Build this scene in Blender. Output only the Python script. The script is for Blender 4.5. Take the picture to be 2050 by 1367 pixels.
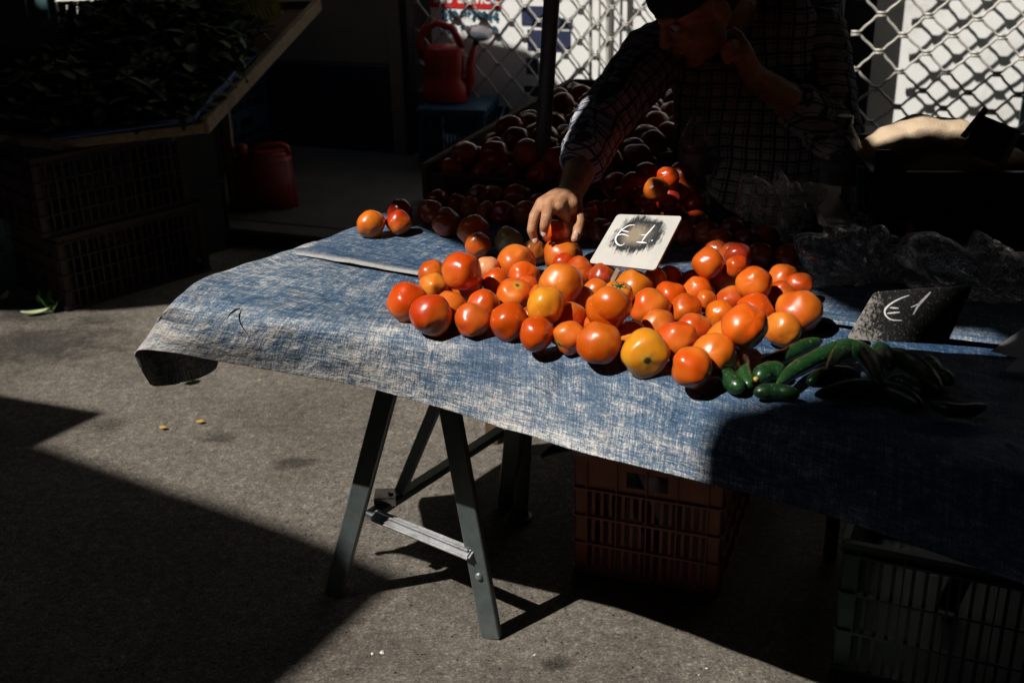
import bpy, bmesh, math, random
from mathutils import Vector, Matrix, Euler, noise
from mathutils.geometry import tessellate_polygon
from math import radians as R, sin, cos, tan, pi

random.seed(7)
for o in list(bpy.data.objects): bpy.data.objects.remove(o)
S = bpy.context.scene
COL = S.collection

# ------------------------------------------------------------------ camera
F = 2400.0                                   # focal length in photograph pixels (2050 wide)
TH, ROLL = R(23.2), R(1.26)
CAM = Vector((0, 0, 1.6))
fwd = Vector((0, cos(TH), -sin(TH))); r0 = Vector((1, 0, 0)); u0 = Vector((0, sin(TH), cos(TH)))
rt = r0*cos(ROLL) - u0*sin(ROLL); up = r0*sin(ROLL) + u0*cos(ROLL)
cam = bpy.data.cameras.new('camera'); cam.lens = F/2050*36; cam.sensor_width = 36
cam.clip_start = .05; cam.clip_end = 500
cam.dof.use_dof = True; cam.dof.focus_distance = 2.2; cam.dof.aperture_fstop = 5.6
co = bpy.data.objects.new('camera', cam); COL.objects.link(co)
co.matrix_world = Matrix(((rt.x, up.x, -fwd.x, CAM.x), (rt.y, up.y, -fwd.y, CAM.y), (rt.z, up.z, -fwd.z, CAM.z), (0, 0, 0, 1)))
S.camera = co
S.render.resolution_x, S.render.resolution_y = 1024, 682

# ------------------------------------------------------------------ light
EL, AZ = R(51), R(30)                        # sun height, and the way its light travels across the ground
D = Vector((cos(EL)*cos(AZ), cos(EL)*sin(AZ), -sin(EL)))
w = bpy.data.worlds.new('World'); S.world = w; w.use_nodes = True
nt = w.node_tree; bg = nt.nodes['Background']
sk = nt.nodes.new('ShaderNodeTexSky'); sk.sky_type = 'NISHITA'; sk.sun_disc = False
sk.sun_elevation = EL; sk.sun_rotation = math.atan2(-D.x, -D.y); sk.air_density = 1.0
nt.links.new(sk.outputs[0], bg.inputs[0]); bg.inputs[1].default_value = 0.05
sl = bpy.data.lights.new('sun', 'SUN'); sl.energy = 5.0; sl.angle = R(.53); sl.color = (1, .95, .87)
so = bpy.data.objects.new('sun', sl); COL.objects.link(so)
so.rotation_euler = D.to_track_quat('-Z', 'Y').to_euler(); so.location = (-4, -2, 8)
S.view_settings.view_transform = 'Standard'; S.view_settings.look = 'None'
S.view_settings.exposure = 0.2; S.view_settings.gamma = 1
S.render.engine = 'CYCLES'; S.cycles.max_bounces = 6; S.cycles.diffuse_bounces = 3; S.cycles.transparent_max_bounces = 12
S.cycles.caustics_reflective = False; S.cycles.caustics_refractive = False

# ------------------------------------------------------------------ helpers
def ray(x, y): return fwd + rt*((x-1025)/F) - up*((y-683.5)/F)
def at(x, y, z):
    r = ray(x, y); return CAM + r*((z-CAM.z)/r.z)
def atY(x, y, Y):
    r = ray(x, y); return CAM + r*(Y/r.y)
def atP(x, y, p, n):
    r = ray(x, y); return CAM + r*((p-CAM).dot(n)/r.dot(n))
def toward_sun(p, z): return p + D*((z-p.z)/D.z)

def setp(o, label=None, cat=None, group=None, kind=None):
    if label: o['label'] = label
    if cat: o['category'] = cat
    if group: o['group'] = group
    if kind: o['kind'] = kind
    return o
def empty(name, loc=(0, 0, 0), rot=(0, 0, 0)):
    o = bpy.data.objects.new(name, None); COL.objects.link(o); o.location = loc; o.rotation_euler = rot
    o.empty_display_size = .05; return o
def mk(name, bm, mat, parent=None, smooth=False, world=False):
    me = bpy.data.meshes.new(name); bm.normal_update(); bm.to_mesh(me); bm.free()
    if mat is not None: me.materials.append(mat)
    if smooth:
        for p in me.polygons: p.use_smooth = True
    o = bpy.data.objects.new(name, me); COL.objects.link(o)
    if parent is not None:
        o.parent = parent
        if world: o.matrix_parent_inverse = (Matrix.Translation(parent.location) @ parent.rotation_euler.to_matrix().to_4x4()).inverted()
    return o
def box(bm, c, s, M=None):
    m = Matrix.Translation(c) @ Matrix.Diagonal((s[0], s[1], s[2], 1))
    if M is not None: m = M @ m
    return bmesh.ops.create_cube(bm, size=1, matrix=m)['verts']
def beam(bm, a, b, w, h, upv=Vector((0, 0, 1))):
    a, b = Vector(a), Vector(b); d = b-a; L = d.length; d.normalize()
    x = d.cross(upv)
    if x.length < 1e-4: x = Vector((1, 0, 0))
    x.normalize(); y = x.cross(d)
    M = Matrix(((x.x, d.x, y.x, 0), (x.y, d.y, y.y, 0), (x.z, d.z, y.z, 0), (0, 0, 0, 1)))
    M = Matrix.Translation((a+b)/2) @ M
    return box(bm, (0, 0, 0), (w, L, h), M)
def tube(bm, pts, rad, seg=8, cap=True):
    pts = [Vector(p) for p in pts]; n = len(pts); rings = []
    rads = rad if isinstance(rad, (list, tuple)) else [rad]*n
    ref = None
    for i, p in enumerate(pts):
        t = (pts[min(i+1, n-1)]-pts[max(i-1, 0)]).normalized()
        if ref is None:
            ref = t.cross(Vector((0, 0, 1)))
            if ref.length < .1: ref = t.cross(Vector((1, 0, 0)))
        x = (ref - t*ref.dot(t)).normalized(); y = t.cross(x); ref = x
        rings.append([bm.verts.new(p + (x*cos(2*pi*k/seg)+y*sin(2*pi*k/seg))*rads[i]) for k in range(seg)])
    for a, b in zip(rings, rings[1:]):
        for k in range(seg): bm.faces.new((a[k], a[(k+1) % seg], b[(k+1) % seg], b[k]))
    if cap:
        bm.faces.new(rings[0][::-1]); bm.faces.new(rings[-1])
def lathe(bm, prof, seg=24, M=None):
    rings = []
    for r_, z in prof:
        rings.append([bm.verts.new((M @ Vector((r_*cos(2*pi*k/seg), r_*sin(2*pi*k/seg), z))) if M else (r_*cos(2*pi*k/seg), r_*sin(2*pi*k/seg), z)) for k in range(seg)])
    for a, b in zip(rings, rings[1:]):
        for k in range(seg): bm.faces.new((a[k], a[(k+1) % seg], b[(k+1) % seg], b[k]))
    bm.faces.new(rings[0][::-1]); bm.faces.new(rings[-1])
def prism(bm, pts, n, th):
    """a flat polygon (3D points) given thickness th along -n"""
    n = Vector(n).normalized()
    a = [bm.verts.new(p) for p in pts]; b = [bm.verts.new(Vector(p)-n*th) for p in pts]
    tris = tessellate_polygon([[Vector(p) for p in pts]])
    for t in tris:
        try: bm.faces.new([a[i] for i in t]); bm.faces.new([b[i] for i in reversed(t)])
        except ValueError: pass
    m = len(pts)
    for i in range(m): bm.faces.new((a[i], b[i], b[(i+1) % m], a[(i+1) % m]))
    bmesh.ops.recalc_face_normals(bm, faces=bm.faces)
def bevel(bm, w, seg=1, angle=35):
    ed = [e for e in bm.edges if len(e.link_faces) == 2 and e.calc_face_angle(0) > R(angle)]
    bmesh.ops.bevel(bm, geom=ed, offset=w, segments=seg, affect='EDGES', clamp_overlap=True)
def text_mesh(name, txt, size, M, mat, parent, align='CENTER', extrude=.0004, bold=0, sx=1.0):
    cu = bpy.data.curves.new(name, 'FONT'); cu.body = txt; cu.size = size; cu.align_x = align; cu.align_y = 'CENTER'
    cu.extrude = extrude; cu.offset = bold
    t = bpy.data.objects.new('tmp', cu); COL.objects.link(t)
    bpy.context.view_layer.update()
    me = bpy.data.meshes.new_from_object(t.evaluated_get(bpy.context.evaluated_depsgraph_get()))
    bpy.data.objects.remove(t); bpy.data.curves.remove(cu)
    me.transform(M @ Matrix.Diagonal((sx, 1, 1, 1))); me.materials.clear(); me.materials.append(mat)
    o = bpy.data.objects.new(name, me); COL.objects.link(o)
    if parent is not None: o.parent = parent; o.matrix_parent_inverse = (Matrix.Translation(parent.location) @ parent.rotation_euler.to_matrix().to_4x4()).inverted()
    return o

# ------------------------------------------------------------------ materials
class N:
    def __init__(s, name, rough=.5, base=(.5, .5, .5), spec=.5, metal=0):
        s.m = bpy.data.materials.new(name); s.m.use_nodes = True; s.t = s.m.node_tree
        s.p = s.t.nodes['Principled BSDF']; s.out = s.t.nodes['Material Output']
        s.p.inputs['Base Color'].default_value = (*base, 1); s.p.inputs['Roughness'].default_value = rough
        s.p.inputs['Specular IOR Level'].default_value = spec; s.p.inputs['Metallic'].default_value = metal
    def n(s, t, **k):
        x = s.t.nodes.new(t)
        for a, b in k.items(): setattr(x, a, b)
        return x
    def l(s, a, b): s.t.links.new(a, b)
    def coord(s, kind='Object', scale=(1, 1, 1), rot=(0, 0, 0), loc=(0, 0, 0)):
        c = s.n('ShaderNodeTexCoord'); m = s.n('ShaderNodeMapping'); s.l(c.outputs[kind], m.inputs[0])
        m.inputs['Scale'].default_value = scale; m.inputs['Rotation'].default_value = rot; m.inputs['Location'].default_value = loc
        return m.outputs[0]
    def noise(s, co, scale, detail=4, rough=.55, dist=0):
        x = s.n('ShaderNodeTexNoise'); s.l(co, x.inputs['Vector']); x.inputs['Scale'].default_value = scale
        x.inputs['Detail'].default_value = detail; x.inputs['Roughness'].default_value = rough; x.inputs['Distortion'].default_value = dist
        return x.outputs['Fac']
    def ramp(s, f, stops, interp='LINEAR'):
        x = s.n('ShaderNodeValToRGB'); s.l(f, x.inputs[0]); x.color_ramp.interpolation = interp
        e = x.color_ramp.elements
        while len(e) > 1: e.remove(e[-1])
        e[0].position = stops[0][0]; e[0].color = (*stops[0][1], 1)
        for p, c in stops[1:]:
            q = e.new(p); q.color = (*c, 1)
        return x.outputs[0]
    def math(s, op, a, b=None, clamp=False):
        x = s.n('ShaderNodeMath', operation=op, use_clamp=clamp)
        for i, v in enumerate((a, b)):
            if v is None: continue
            if isinstance(v, (int, float)): x.inputs[i].default_value = v
            else: s.l(v, x.inputs[i])
        return x.outputs[0]
    def mix(s, f, a, b, mode='MIX'):
        x = s.n('ShaderNodeMix', data_type='RGBA', blend_type=mode)
        for sock, v in ((x.inputs[0], f), (x.inputs[6], a), (x.inputs[7], b)):
            if isinstance(v, (int, float)): sock.default_value = v
            elif isinstance(v, tuple): sock.default_value = (*v, 1)
            else: s.l(v, sock)
        return x.outputs[2]
    def bump(s, h, strength=.3, dist=.01, normal=None):
        x = s.n('ShaderNodeBump'); s.l(h, x.inputs['Height']); x.inputs['Strength'].default_value = strength
        x.inputs['Distance'].default_value = dist
        if normal: s.l(normal, x.inputs['Normal'])
        return x.outputs[0]
    def base(s, c): s.l(c, s.p.inputs['Base Color'])
    def nrm(s, c): s.l(c, s.p.inputs['Normal'])

def g3(v): return (v, v, v)
def simple(name, base, rough=.5, var=.25, scale=12, metal=0, spec=.5, bump=.1, bscale=60, dirt=None):
    a = N(name, rough, base, spec, metal); c = a.coord()
    n1 = a.noise(c, scale, 5); n2 = a.noise(c, scale*7, 3)
    f = a.math('ADD', a.math('MULTIPLY', n1, .7), a.math('MULTIPLY', n2, .3))
    lo = tuple(x*(1-var) for x in base); hi = tuple(min(1, x*(1+var)) for x in base)
    col = a.ramp(f, [(.3, lo), (.7, hi)])
    if dirt:
        d = a.ramp(a.noise(c, scale*.6, 6, .7), [(.52, g3(0)), (.68, g3(1))]); col = a.mix(d, col, dirt)
    a.base(col)
    rr = a.n('ShaderNodeMapRange'); a.l(n2, rr.inputs[0]); rr.inputs[3].default_value = rough*.8; rr.inputs[4].default_value = min(1, rough*1.25)
    a.l(rr.outputs[0], a.p.inputs['Roughness'])
    if bump: a.nrm(a.bump(a.noise(c, bscale, 4), bump, .004))
    return a.m

def m_asphalt():
    a = N('asphalt', .85, spec=.3); c = a.coord()
    grit = a.noise(c, 135, 5, .95); grit2 = a.noise(c, 40, 6, .85); broad = a.noise(c, 2.2, 5, .6, .4); mid = a.noise(c, 9, 5, .6)
    f = a.math('ADD', a.math('MULTIPLY', grit, .62), a.math('MULTIPLY', grit2, .38))
    col = a.ramp(f, [(.37, (.018, .016, .014)), (.445, (.135, .119, .100)), (.53, (.26, .231, .195)), (.61, (.66, .59, .49))])
    v = a.n('ShaderNodeTexVoronoi'); a.l(c, v.inputs['Vector']); v.inputs['Scale'].default_value = 48
    pit = a.ramp(v.outputs['Distance'], [(.08, g3(.12)), (.20, g3(1))])
    pm = a.ramp(a.noise(c, 24, 3), [(.44, g3(0)), (.5, g3(1))])
    col = a.mix(pm, col, a.mix(1.0, col, pit, 'MULTIPLY'))
    col = a.mix(1.0, col, a.ramp(broad, [(.33, g3(.72)), (.6, g3(1.08))]), 'MULTIPLY')
    col = a.mix(1.0, col, a.ramp(mid, [(.3, g3(.85)), (.65, g3(1.1))]), 'MULTIPLY')
    # damp and oily stains where the photograph has them
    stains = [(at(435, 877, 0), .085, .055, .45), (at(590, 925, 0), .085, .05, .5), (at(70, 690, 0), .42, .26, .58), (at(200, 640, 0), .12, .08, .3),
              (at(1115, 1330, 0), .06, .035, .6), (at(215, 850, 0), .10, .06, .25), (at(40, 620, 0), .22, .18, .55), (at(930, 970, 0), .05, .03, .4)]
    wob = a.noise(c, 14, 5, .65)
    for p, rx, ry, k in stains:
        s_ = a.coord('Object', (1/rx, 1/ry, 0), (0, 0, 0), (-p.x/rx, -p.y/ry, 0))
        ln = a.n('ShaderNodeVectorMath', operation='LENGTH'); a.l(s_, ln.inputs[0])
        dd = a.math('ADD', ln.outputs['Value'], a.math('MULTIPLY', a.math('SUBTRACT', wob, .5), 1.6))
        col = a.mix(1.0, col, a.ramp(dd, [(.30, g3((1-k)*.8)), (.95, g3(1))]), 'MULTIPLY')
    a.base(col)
    h = a.math('ADD', grit2, a.math('MULTIPLY', grit, .8))
    a.nrm(a.bump(h, 1.0, .010))
    return a.m

def m_tarp(name, rear=False):
    """worn blue woven tarpaulin; uv is in metres along the front edge (u) and across it (v, 0 at the fold, negative on the flap)"""
    a = N(name, .62, spec=.35)
    uv = a.coord('UV')
    sep = a.n('ShaderNodeSeparateXYZ'); a.l(uv, sep.inputs[0]); U, V = sep.outputs[0], sep.outputs[1]
    def st(sx, sy, sc, det=3, ro=.6, dist=0):
        m = a.n('ShaderNodeMapping'); a.l(uv, m.inputs[0]); m.inputs['Scale'].default_value = (sx, sy, 1); return a.noise(m.outputs[0], sc, det, ro, dist)
    tu = st(9, 210, 1, 4, .8); tv = st(210, 9, 1, 4, .8)               # worn threads, both ways
    tu2 = st(50, 620, 1, 2, .7); tv2 = st(620, 50, 1, 2, .7)
    big = st(1, 1, 3.4, 6, .65, .8); med = st(1, 2.2, 11, 6, .72, .6); gr = st(1, 1, 330, 3, .85)
    def rng(x, a0, a1, b0, b1):
        q = a.n('ShaderNodeMapRange'); a.l(x, q.inputs[0])
        for k, v in enumerate((a0, a1, b0, b1)): q.inputs[k+1].default_value = v
        return q.outputs[0]
    flap = rng(V, .03, -.10, 0, 1); left = rng(U, .85, 0, 0, 1); hem = rng(V, -.09, -.15, 0, 1)
    w_ = a.math('MULTIPLY', a.math('SUBTRACT', big, .5), 1.1)
    for x, k in ((med, 1.0), (st(1, 1.6, 38, 5, .75, .4), 1.1), (tu, 1.3), (tv, 1.3), (tu2, 1.0), (tv2, 1.0), (gr, 1.7)): w_ = a.math('ADD', w_, a.math('MULTIPLY', a.math('SUBTRACT', x, .5), k))
    bias = a.math('ADD', a.math('MULTIPLY', flap, .13), a.math('MULTIPLY', left, .36 if not rear else .06))
    bias = a.math('ADD', bias, a.math('ADD', a.math('MULTIPLY', hem, .18), .24 if not rear else .33))
    w_ = a.math('ADD', w_, bias)
    col = a.ramp(w_, [(.0, (.008, .034, .09)), (.22, (.022, .072, .155)), (.42, (.062, .110, .170)), (.60, (.15, .182, .225)), (.78, (.33, .34, .355)), (.95, (.56, .54, .52))])
    tan_ = a.ramp(st(1, 1, 6, 5, .7), [(.46, g3(0)), (.68, g3(.6))])
    tb = a.math('MULTIPLY', tan_, a.math('ADD', a.math('MULTIPLY', flap, .7), a.math('MULTIPLY', left, .25)), True)
    col = a.mix(a.math('MULTIPLY', tb, a.ramp(w_, [(.4, g3(0)), (.8, g3(1))])), col, (.50, .41, .35))
    sp = a.ramp(st(1, 1, 70, 4, .85), [(.66, g3(0)), (.71, g3(1))])
    col = a.mix(a.math('MULTIPLY', sp, .55), col, (.02, .018, .016))
    teal = a.ramp(st(3, 8, 4, 4, .7), [(.58, g3(0)), (.72, g3(.5))])
    col = a.mix(teal, col, a.mix(1.0, col, (.45, .92, .98), 'MULTIPLY'))
    if rear:
        lip = a.math('MULTIPLY', rng(V, .030, .004, 0, .75), rng(U, .55, .35, 0, 1)); col = a.mix(lip, col, (.42, .39, .36))
    dust = a.ramp(st(1, 1, 2.1, 5, .6), [(.4, g3(0)), (.7, g3(.14))])
    col = a.mix(dust, col, (.16, .155, .165))
    a.base(col)
    h = a.math('ADD', a.math('MULTIPLY', a.math('ADD', tu2, tv2), .6), gr)
    b1 = a.bump(h, .5, .0014)
    b2 = a.bump(a.math('ADD', a.math('MULTIPLY', med, .8), st(1, 1, 26, 4, .6)), .6, .011, b1)
    a.nrm(b2)
    return a.m

def m_tomato():
    a = N('tomato_skin', .22, spec=.5); c = a.coord()
    oi = a.n('ShaderNodeObjectInfo'); 
    n1 = a.noise(c, 1.1, 3, .5, .4)
    off = a.n('ShaderNodeVectorMath', operation='ADD'); a.l(c, off.inputs[0])
    cm = a.n('ShaderNodeCombineXYZ'); rnd = a.math('MULTIPLY', oi.outputs['Random'], 37.0)
    for i in range(3): a.l(rnd, cm.inputs[i])
    a.l(cm.outputs[0], off.inputs[1])
    n1 = a.noise(off.outputs[0], 22, 3, .5, .6); n2 = a.noise(off.outputs[0], 9, 2); fine = a.noise(off.outputs[0], 420, 2)
    col = oi.outputs['Color']
    yel = a.ramp(n2, [(.44, g3(0)), (.66, g3(.75))])
    c2 = a.mix(yel, col, a.mix(.55, col, (.78, .30, .03)))
    c2 = a.mix(a.ramp(n1, [(.35, g3(.45)), (.6, g3(0))]), c2, a.mix(1.0, col, (.85, .55, .5), 'MULTIPLY'))
    # stem scar at +z of the local mesh, blossom scar at -z
    sep = a.n('ShaderNodeSeparateXYZ'); a.l(c, sep.inputs[0])
    rr = a.math('SQRT', a.math('ADD', a.math('MULTIPLY', sep.outputs[0], sep.outputs[0]), a.math('MULTIPLY', sep.outputs[1], sep.outputs[1])))
    rw = a.math('ADD', rr, a.math('MULTIPLY', a.math('SUBTRACT', n1, .5), .010))
    topm = a.math('GREATER_THAN', sep.outputs[2], 0)
    ring = a.ramp(a.math('MULTIPLY', rw, 60), [(.12, g3(1)), (.36, g3(0))])
    ring2 = a.ramp(a.math('MULTIPLY', rw, 60), [(.20, g3(1)), (.85, g3(0))])
    c2 = a.mix(a.math('MULTIPLY', a.math('MULTIPLY', ring2, topm), .75), c2, (.50, .33, .05))
    c2 = a.mix(a.math('MULTIPLY', ring, topm), c2, (.05, .035, .012))
    bl = a.ramp(a.math('MULTIPLY', rw, 60), [(.02, g3(1)), (.08, g3(0))])
    c2 = a.mix(a.math('MULTIPLY', bl, a.math('SUBTRACT', 1.0, topm)), c2, (.25, .12, .03))
    vsp = a.n('ShaderNodeTexVoronoi'); a.l(off.outputs[0], vsp.inputs['Vector']); vsp.inputs['Scale'].default_value = 85
    sm = a.math('MULTIPLY', a.ramp(vsp.outputs['Distance'], [(.07, g3(1)), (.12, g3(0))]), a.ramp(n1, [(.5, g3(0)), (.56, g3(.7))]))
    c2 = a.mix(sm, c2, (.42, .26, .12))
    a.base(c2)
    a.p.inputs['Subsurface Weight'].default_value = .06; a.p.inputs['Subsurface Radius'].default_value = (.012, .004, .001); a.p.inputs['Subsurface Scale'].default_value = .5
    rg = a.n('ShaderNodeMapRange'); a.l(n2, rg.inputs[0]); rg.inputs[1].default_value = .3; rg.inputs[2].default_value = .7; rg.inputs[3].default_value = .24; rg.inputs[4].default_value = .40; a.p.inputs['Coat Weight'].default_value = .2; a.p.inputs['Coat Roughness'].default_value = .14
    a.l(rg.outputs[0], a.p.inputs['Roughness'])
    a.nrm(a.bump(a.math('ADD', n1, a.math('MULTIPLY', fine, .05)), .25, .003))
    return a.m

def m_skin():
    a = N('skin', .5, spec=.4); c = a.coord()
    n1 = a.noise(c, 35, 5, .6); n2 = a.noise(c, 260, 3, .7)
    col = a.ramp(n1, [(.3, (.29, .135, .07)), (.55, (.43, .22, .12)), (.75, (.54, .30, .18))])
    a.base(col); a.p.inputs['Subsurface Weight'].default_value = .1; a.p.inputs['Subsurface Radius'].default_value = (.01, .004, .002); a.p.inputs['Subsurface Scale'].default_value = .4
    vw = a.n('ShaderNodeTexVoronoi'); a.l(c, vw.inputs['Vector']); vw.inputs['Scale'].default_value = 150; vw.feature = 'DISTANCE_TO_EDGE'
    a.nrm(a.bump(a.math('ADD', a.math('MULTIPLY', n1, 2.2), a.math('ADD', n2, a.math('MULTIPLY', vw.outputs['Distance'], .3))), .45, .0025))
    return a.m

def m_plaid(name):
    """pale blue grey cotton with a dark double-line window check"""
    a = N(name, .9, spec=.1); c = a.coord()
    wv = a.n('ShaderNodeTexNoise'); a.l(c, wv.inputs['Vector']); wv.inputs['Scale'].default_value = 5; wv.inputs['Detail'].default_value = 2
    sub = a.n('ShaderNodeVectorMath', operation='MULTIPLY_ADD'); a.l(wv.outputs['Color'], sub.inputs[0]); sub.inputs[1].default_value = (.03, .03, .03); a.l(c, sub.inputs[2])
    sep = a.n('ShaderNodeSeparateXYZ'); a.l(sub.outputs[0], sep.inputs[0])
    def stripes(x, per, wd, off=0):
        t = a.math('FRACT', a.math('ADD', a.math('DIVIDE', x, per), off+10))
        d = a.math('ABSOLUTE', a.math('SUBTRACT', t, .5)); return a.ramp(d, [(wd, g3(1)), (wd*1.6, g3(0))])
    m = stripes(sep.outputs[0], .031, .075)
    for s_ in (stripes(sep.outputs[0], .031, .03, .30), stripes(sep.outputs[2], .031, .075), stripes(sep.outputs[2], .031, .03, .3)):
        m = a.math('MAXIMUM', m, a.math('MULTIPLY', s_, 1.0))
    base = a.ramp(a.noise(c, 14, 3), [(.3, (.36, .36, .43)), (.7, (.52, .53, .60))])
    a.base(a.mix(a.math('MULTIPLY', m, .9), base, (.012, .014, .035)))
    a.nrm(a.bump(a.noise(c, 26, 5, .6, .5), .7, .012)); a.p.inputs['Sheen Weight'].default_value = .1
    return a.m

def m_wood(name, c1, c2, rough=.75, along=(1, 1, 1)):
    a = N(name, rough, spec=.3); c = a.coord('Object', along)
    n1 = a.noise(c, 18, 6, .65, 1.2); n2 = a.noise(c, 90, 4)
    a.base(a.ramp(a.math('ADD', a.math('MULTIPLY', n1, .7), a.math('MULTIPLY', n2, .3)), [(.3, c1), (.7, c2)]))
    a.nrm(a.bump(n1, .4, .004)); return a.m

def m_film(name, fac=.32, tint=(.75, .8, .82), crease=.75):
    m = bpy.data.materials.new(name); m.use_nodes = True; t = m.node_tree; t.nodes.clear()
    out = t.nodes.new('ShaderNodeOutputMaterial'); tr = t.nodes.new('ShaderNodeBsdfTransparent')
    gl = t.nodes.new('ShaderNodeBsdfGlossy'); gl.inputs['Roughness'].default_value = .18; gl.inputs['Color'].default_value = (.9, .9, .9, 1)
    df = t.nodes.new('ShaderNodeBsdfTranslucent' if crease else 'ShaderNodeBsdfDiffuse'); df.inputs['Color'].default_value = (*tint, 1)
    a1 = t.nodes.new('ShaderNodeMixShader'); a2 = t.nodes.new('ShaderNodeMixShader')
    cr_ = t.nodes.new('ShaderNodeTexNoise'); cr_.inputs['Scale'].default_value = 17; cr_.inputs['Detail'].default_value = 3; cr_.inputs['Distortion'].default_value = 2.2
    sb_ = t.nodes.new('ShaderNodeMath'); sb_.operation = 'SUBTRACT'; sb_.inputs[1].default_value = .5; ab_ = t.nodes.new('ShaderNodeMath'); ab_.operation = 'ABSOLUTE'
    rm_ = t.nodes.new('ShaderNodeMapRange'); rm_.inputs[1].default_value = 0; rm_.inputs[2].default_value = .022; rm_.inputs[3].default_value = crease; rm_.inputs[4].default_value = 0
    ad_ = t.nodes.new('ShaderNodeMath'); ad_.operation = 'ADD'; ad_.use_clamp = True
    lw = t.nodes.new('ShaderNodeLayerWeight'); lw.inputs['Blend'].default_value = .35
    tc = t.nodes.new('ShaderNodeTexCoord'); no = t.nodes.new('ShaderNodeTexNoise'); no.inputs['Scale'].default_value = 26; no.inputs['Detail'].default_value = 5
    no.inputs['Distortion'].default_value = 1.5
    t.links.new(tc.outputs['Object'], no.inputs['Vector'])
    bp = t.nodes.new('ShaderNodeBump'); bp.inputs['Strength'].default_value = .9; bp.inputs['Distance'].default_value = .01
    t.links.new(no.outputs['Fac'], bp.inputs['Height']); t.links.new(bp.outputs[0], gl.inputs['Normal'])
    a1.inputs[0].default_value = .5; t.links.new(df.outputs[0], a1.inputs[1]); t.links.new(gl.outputs[0], a1.inputs[2])
    mr = t.nodes.new('ShaderNodeMapRange'); mr.inputs[3].default_value = fac*.55; mr.inputs[4].default_value = min(1, fac*2.6)
    t.links.new(lw.outputs['Facing'], mr.inputs[0]); t.links.new(tc.outputs['Object'], cr_.inputs['Vector']); t.links.new(cr_.outputs['Fac'], sb_.inputs[0]); t.links.new(sb_.outputs[0], ab_.inputs[0]); t.links.new(ab_.outputs[0], rm_.inputs[0]); t.links.new(rm_.outputs[0], ad_.inputs[0]); t.links.new(mr.outputs[0], ad_.inputs[1]); t.links.new(ad_.outputs[0], a2.inputs[0])
    t.links.new(tr.outputs[0], a2.inputs[1]); t.links.new(a1.outputs[0], a2.inputs[2]); t.links.new(a2.outputs[0], out.inputs[0])
    return m

M = {}
M['asphalt'] = m_asphalt(); M['tarp'] = m_tarp('worn_blue_tarpaulin'); M['tarp2'] = m_tarp('worn_blue_tarpaulin_rear', True)
M['tomato'] = m_tomato(); M['skin'] = m_skin(); M['plaid'] = m_plaid('plaid_cotton')
M['paving'] = simple('paving', (.10, .093, .083), .85, .3, 6, bump=.4)
M['canopy'] = simple('canopy_canvas', (.016, .016, .018), .95, .2, 3, spec=.1)  # near-black canvas of the added sheets that block the sun
M['plaster'] = simple('beige_plaster', (.30, .25, .18), .9, .12, 3, bump=.4, bscale=90, dirt=(.19, .155, .115))
M['plaster2'] = simple('grey_facade_plaster', (.035, .034, .032), .9, .15, 2, bump=.3)
M['dado'] = simple('dark_blue_dado', (.028, .034, .052), .6, .3, 5)
M['white'] = simple('white_panel', (.87, .87, .86), .5, .04, 3, bump=.05, dirt=(.66, .65, .63))
M['whitepaint'] = simple('white_pilaster_paint', (.74, .70, .64), .7, .06, 5)
M['wire'] = simple('galvanised_rod', (.50, .48, .44), .5, .25, 40, metal=.25)
M['dkmetal'] = simple('dark_metal_frame', (.035, .037, .036), .5, .3, 20, metal=.4)
M['steel'] = simple('trestle_steel', (.13, .16, .165), .42, .25, 30, metal=.55, dirt=(.19, .18, .16))
M['zinc'] = simple('zinc_bar', (.45, .46, .48), .32, .2, 30, metal=.8, dirt=(.25, .23, .21))
M['pole'] = simple('pole_steel', (.16, .165, .17), .5, .2, 25, metal=.4)
M['red'] = simple('red_plastic', (.42, .020, .012), .4, .18, 8)
M['oxred'] = simple('red_canister_plastic', (.30, .022, .014), .5, .18, 8)
M['brown'] = simple('brown_crate_plastic', (.032, .017, .016), .5, .25, 10)
M['orange'] = simple('orange_crate_plastic', (.26, .065, .026), .5, .22, 10, dirt=(.16, .05, .03))
M['green'] = simple('green_crate_plastic', (.030, .085, .070), .5, .25, 10)
M['teal'] = simple('teal_crate_plastic', (.10, .20, .21), .5, .22, 10)
M['blue'] = simple('blue_crate_plastic', (.018, .075, .13), .5, .22, 10)
M['yellow'] = simple('yellow_crate_plastic', (.32, .27, .04), .5, .2, 10)
M['black'] = simple('black_crate_plastic', (.014, .015, .016), .5, .3, 10)
M['rawwood'] = m_wood('raw_timber', (.13, .095, .06), (.30, .23, .15))
M['darkwood'] = m_wood('dark_timber', (.05, .03, .02), (.13, .08, .05))
M['ply'] = m_wood('plywood', (.16, .11, .07), (.28, .21, .14))
M['liner'] = simple('blue_liner_film', (.020, .07, .22), .5, .25, 9)
M['capcloth'] = simple('black_cap_cloth', (.010, .010, .010), .9, .2, 50)
M['hair'] = simple('dark_hair', (.02, .016, .013), .7, .3, 150)
M['trousers'] = simple('dark_trousers', (.02, .022, .03), .9, .2, 30)
M['shoe'] = simple('black_shoe', (.012, .012, .012), .5, .2, 30)
M['eye'] = simple('eye_white', (.6, .57, .52), .3, .05, 30); M['iris'] = simple('eye_iris', (.03, .02, .012), .2, .1, 30)
M['lip'] = simple('lip', (.30, .10, .08), .5, .1, 60)
M['nail'] = simple('finger_nail', (.62, .42, .36), .35, .05, 60)
M['navy'] = simple('navy_print', (.028, .036, .085), .5, .15, 20)
M['signred'] = simple('sign_red', (.55, .012, .015), .5, .05, 20); M['signblue'] = simple('sign_teal_blue', (.006, .085, .15), .5, .05, 20)
M['signwhite'] = simple('sign_white', (.82, .82, .82), .5, .02, 20)
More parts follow.
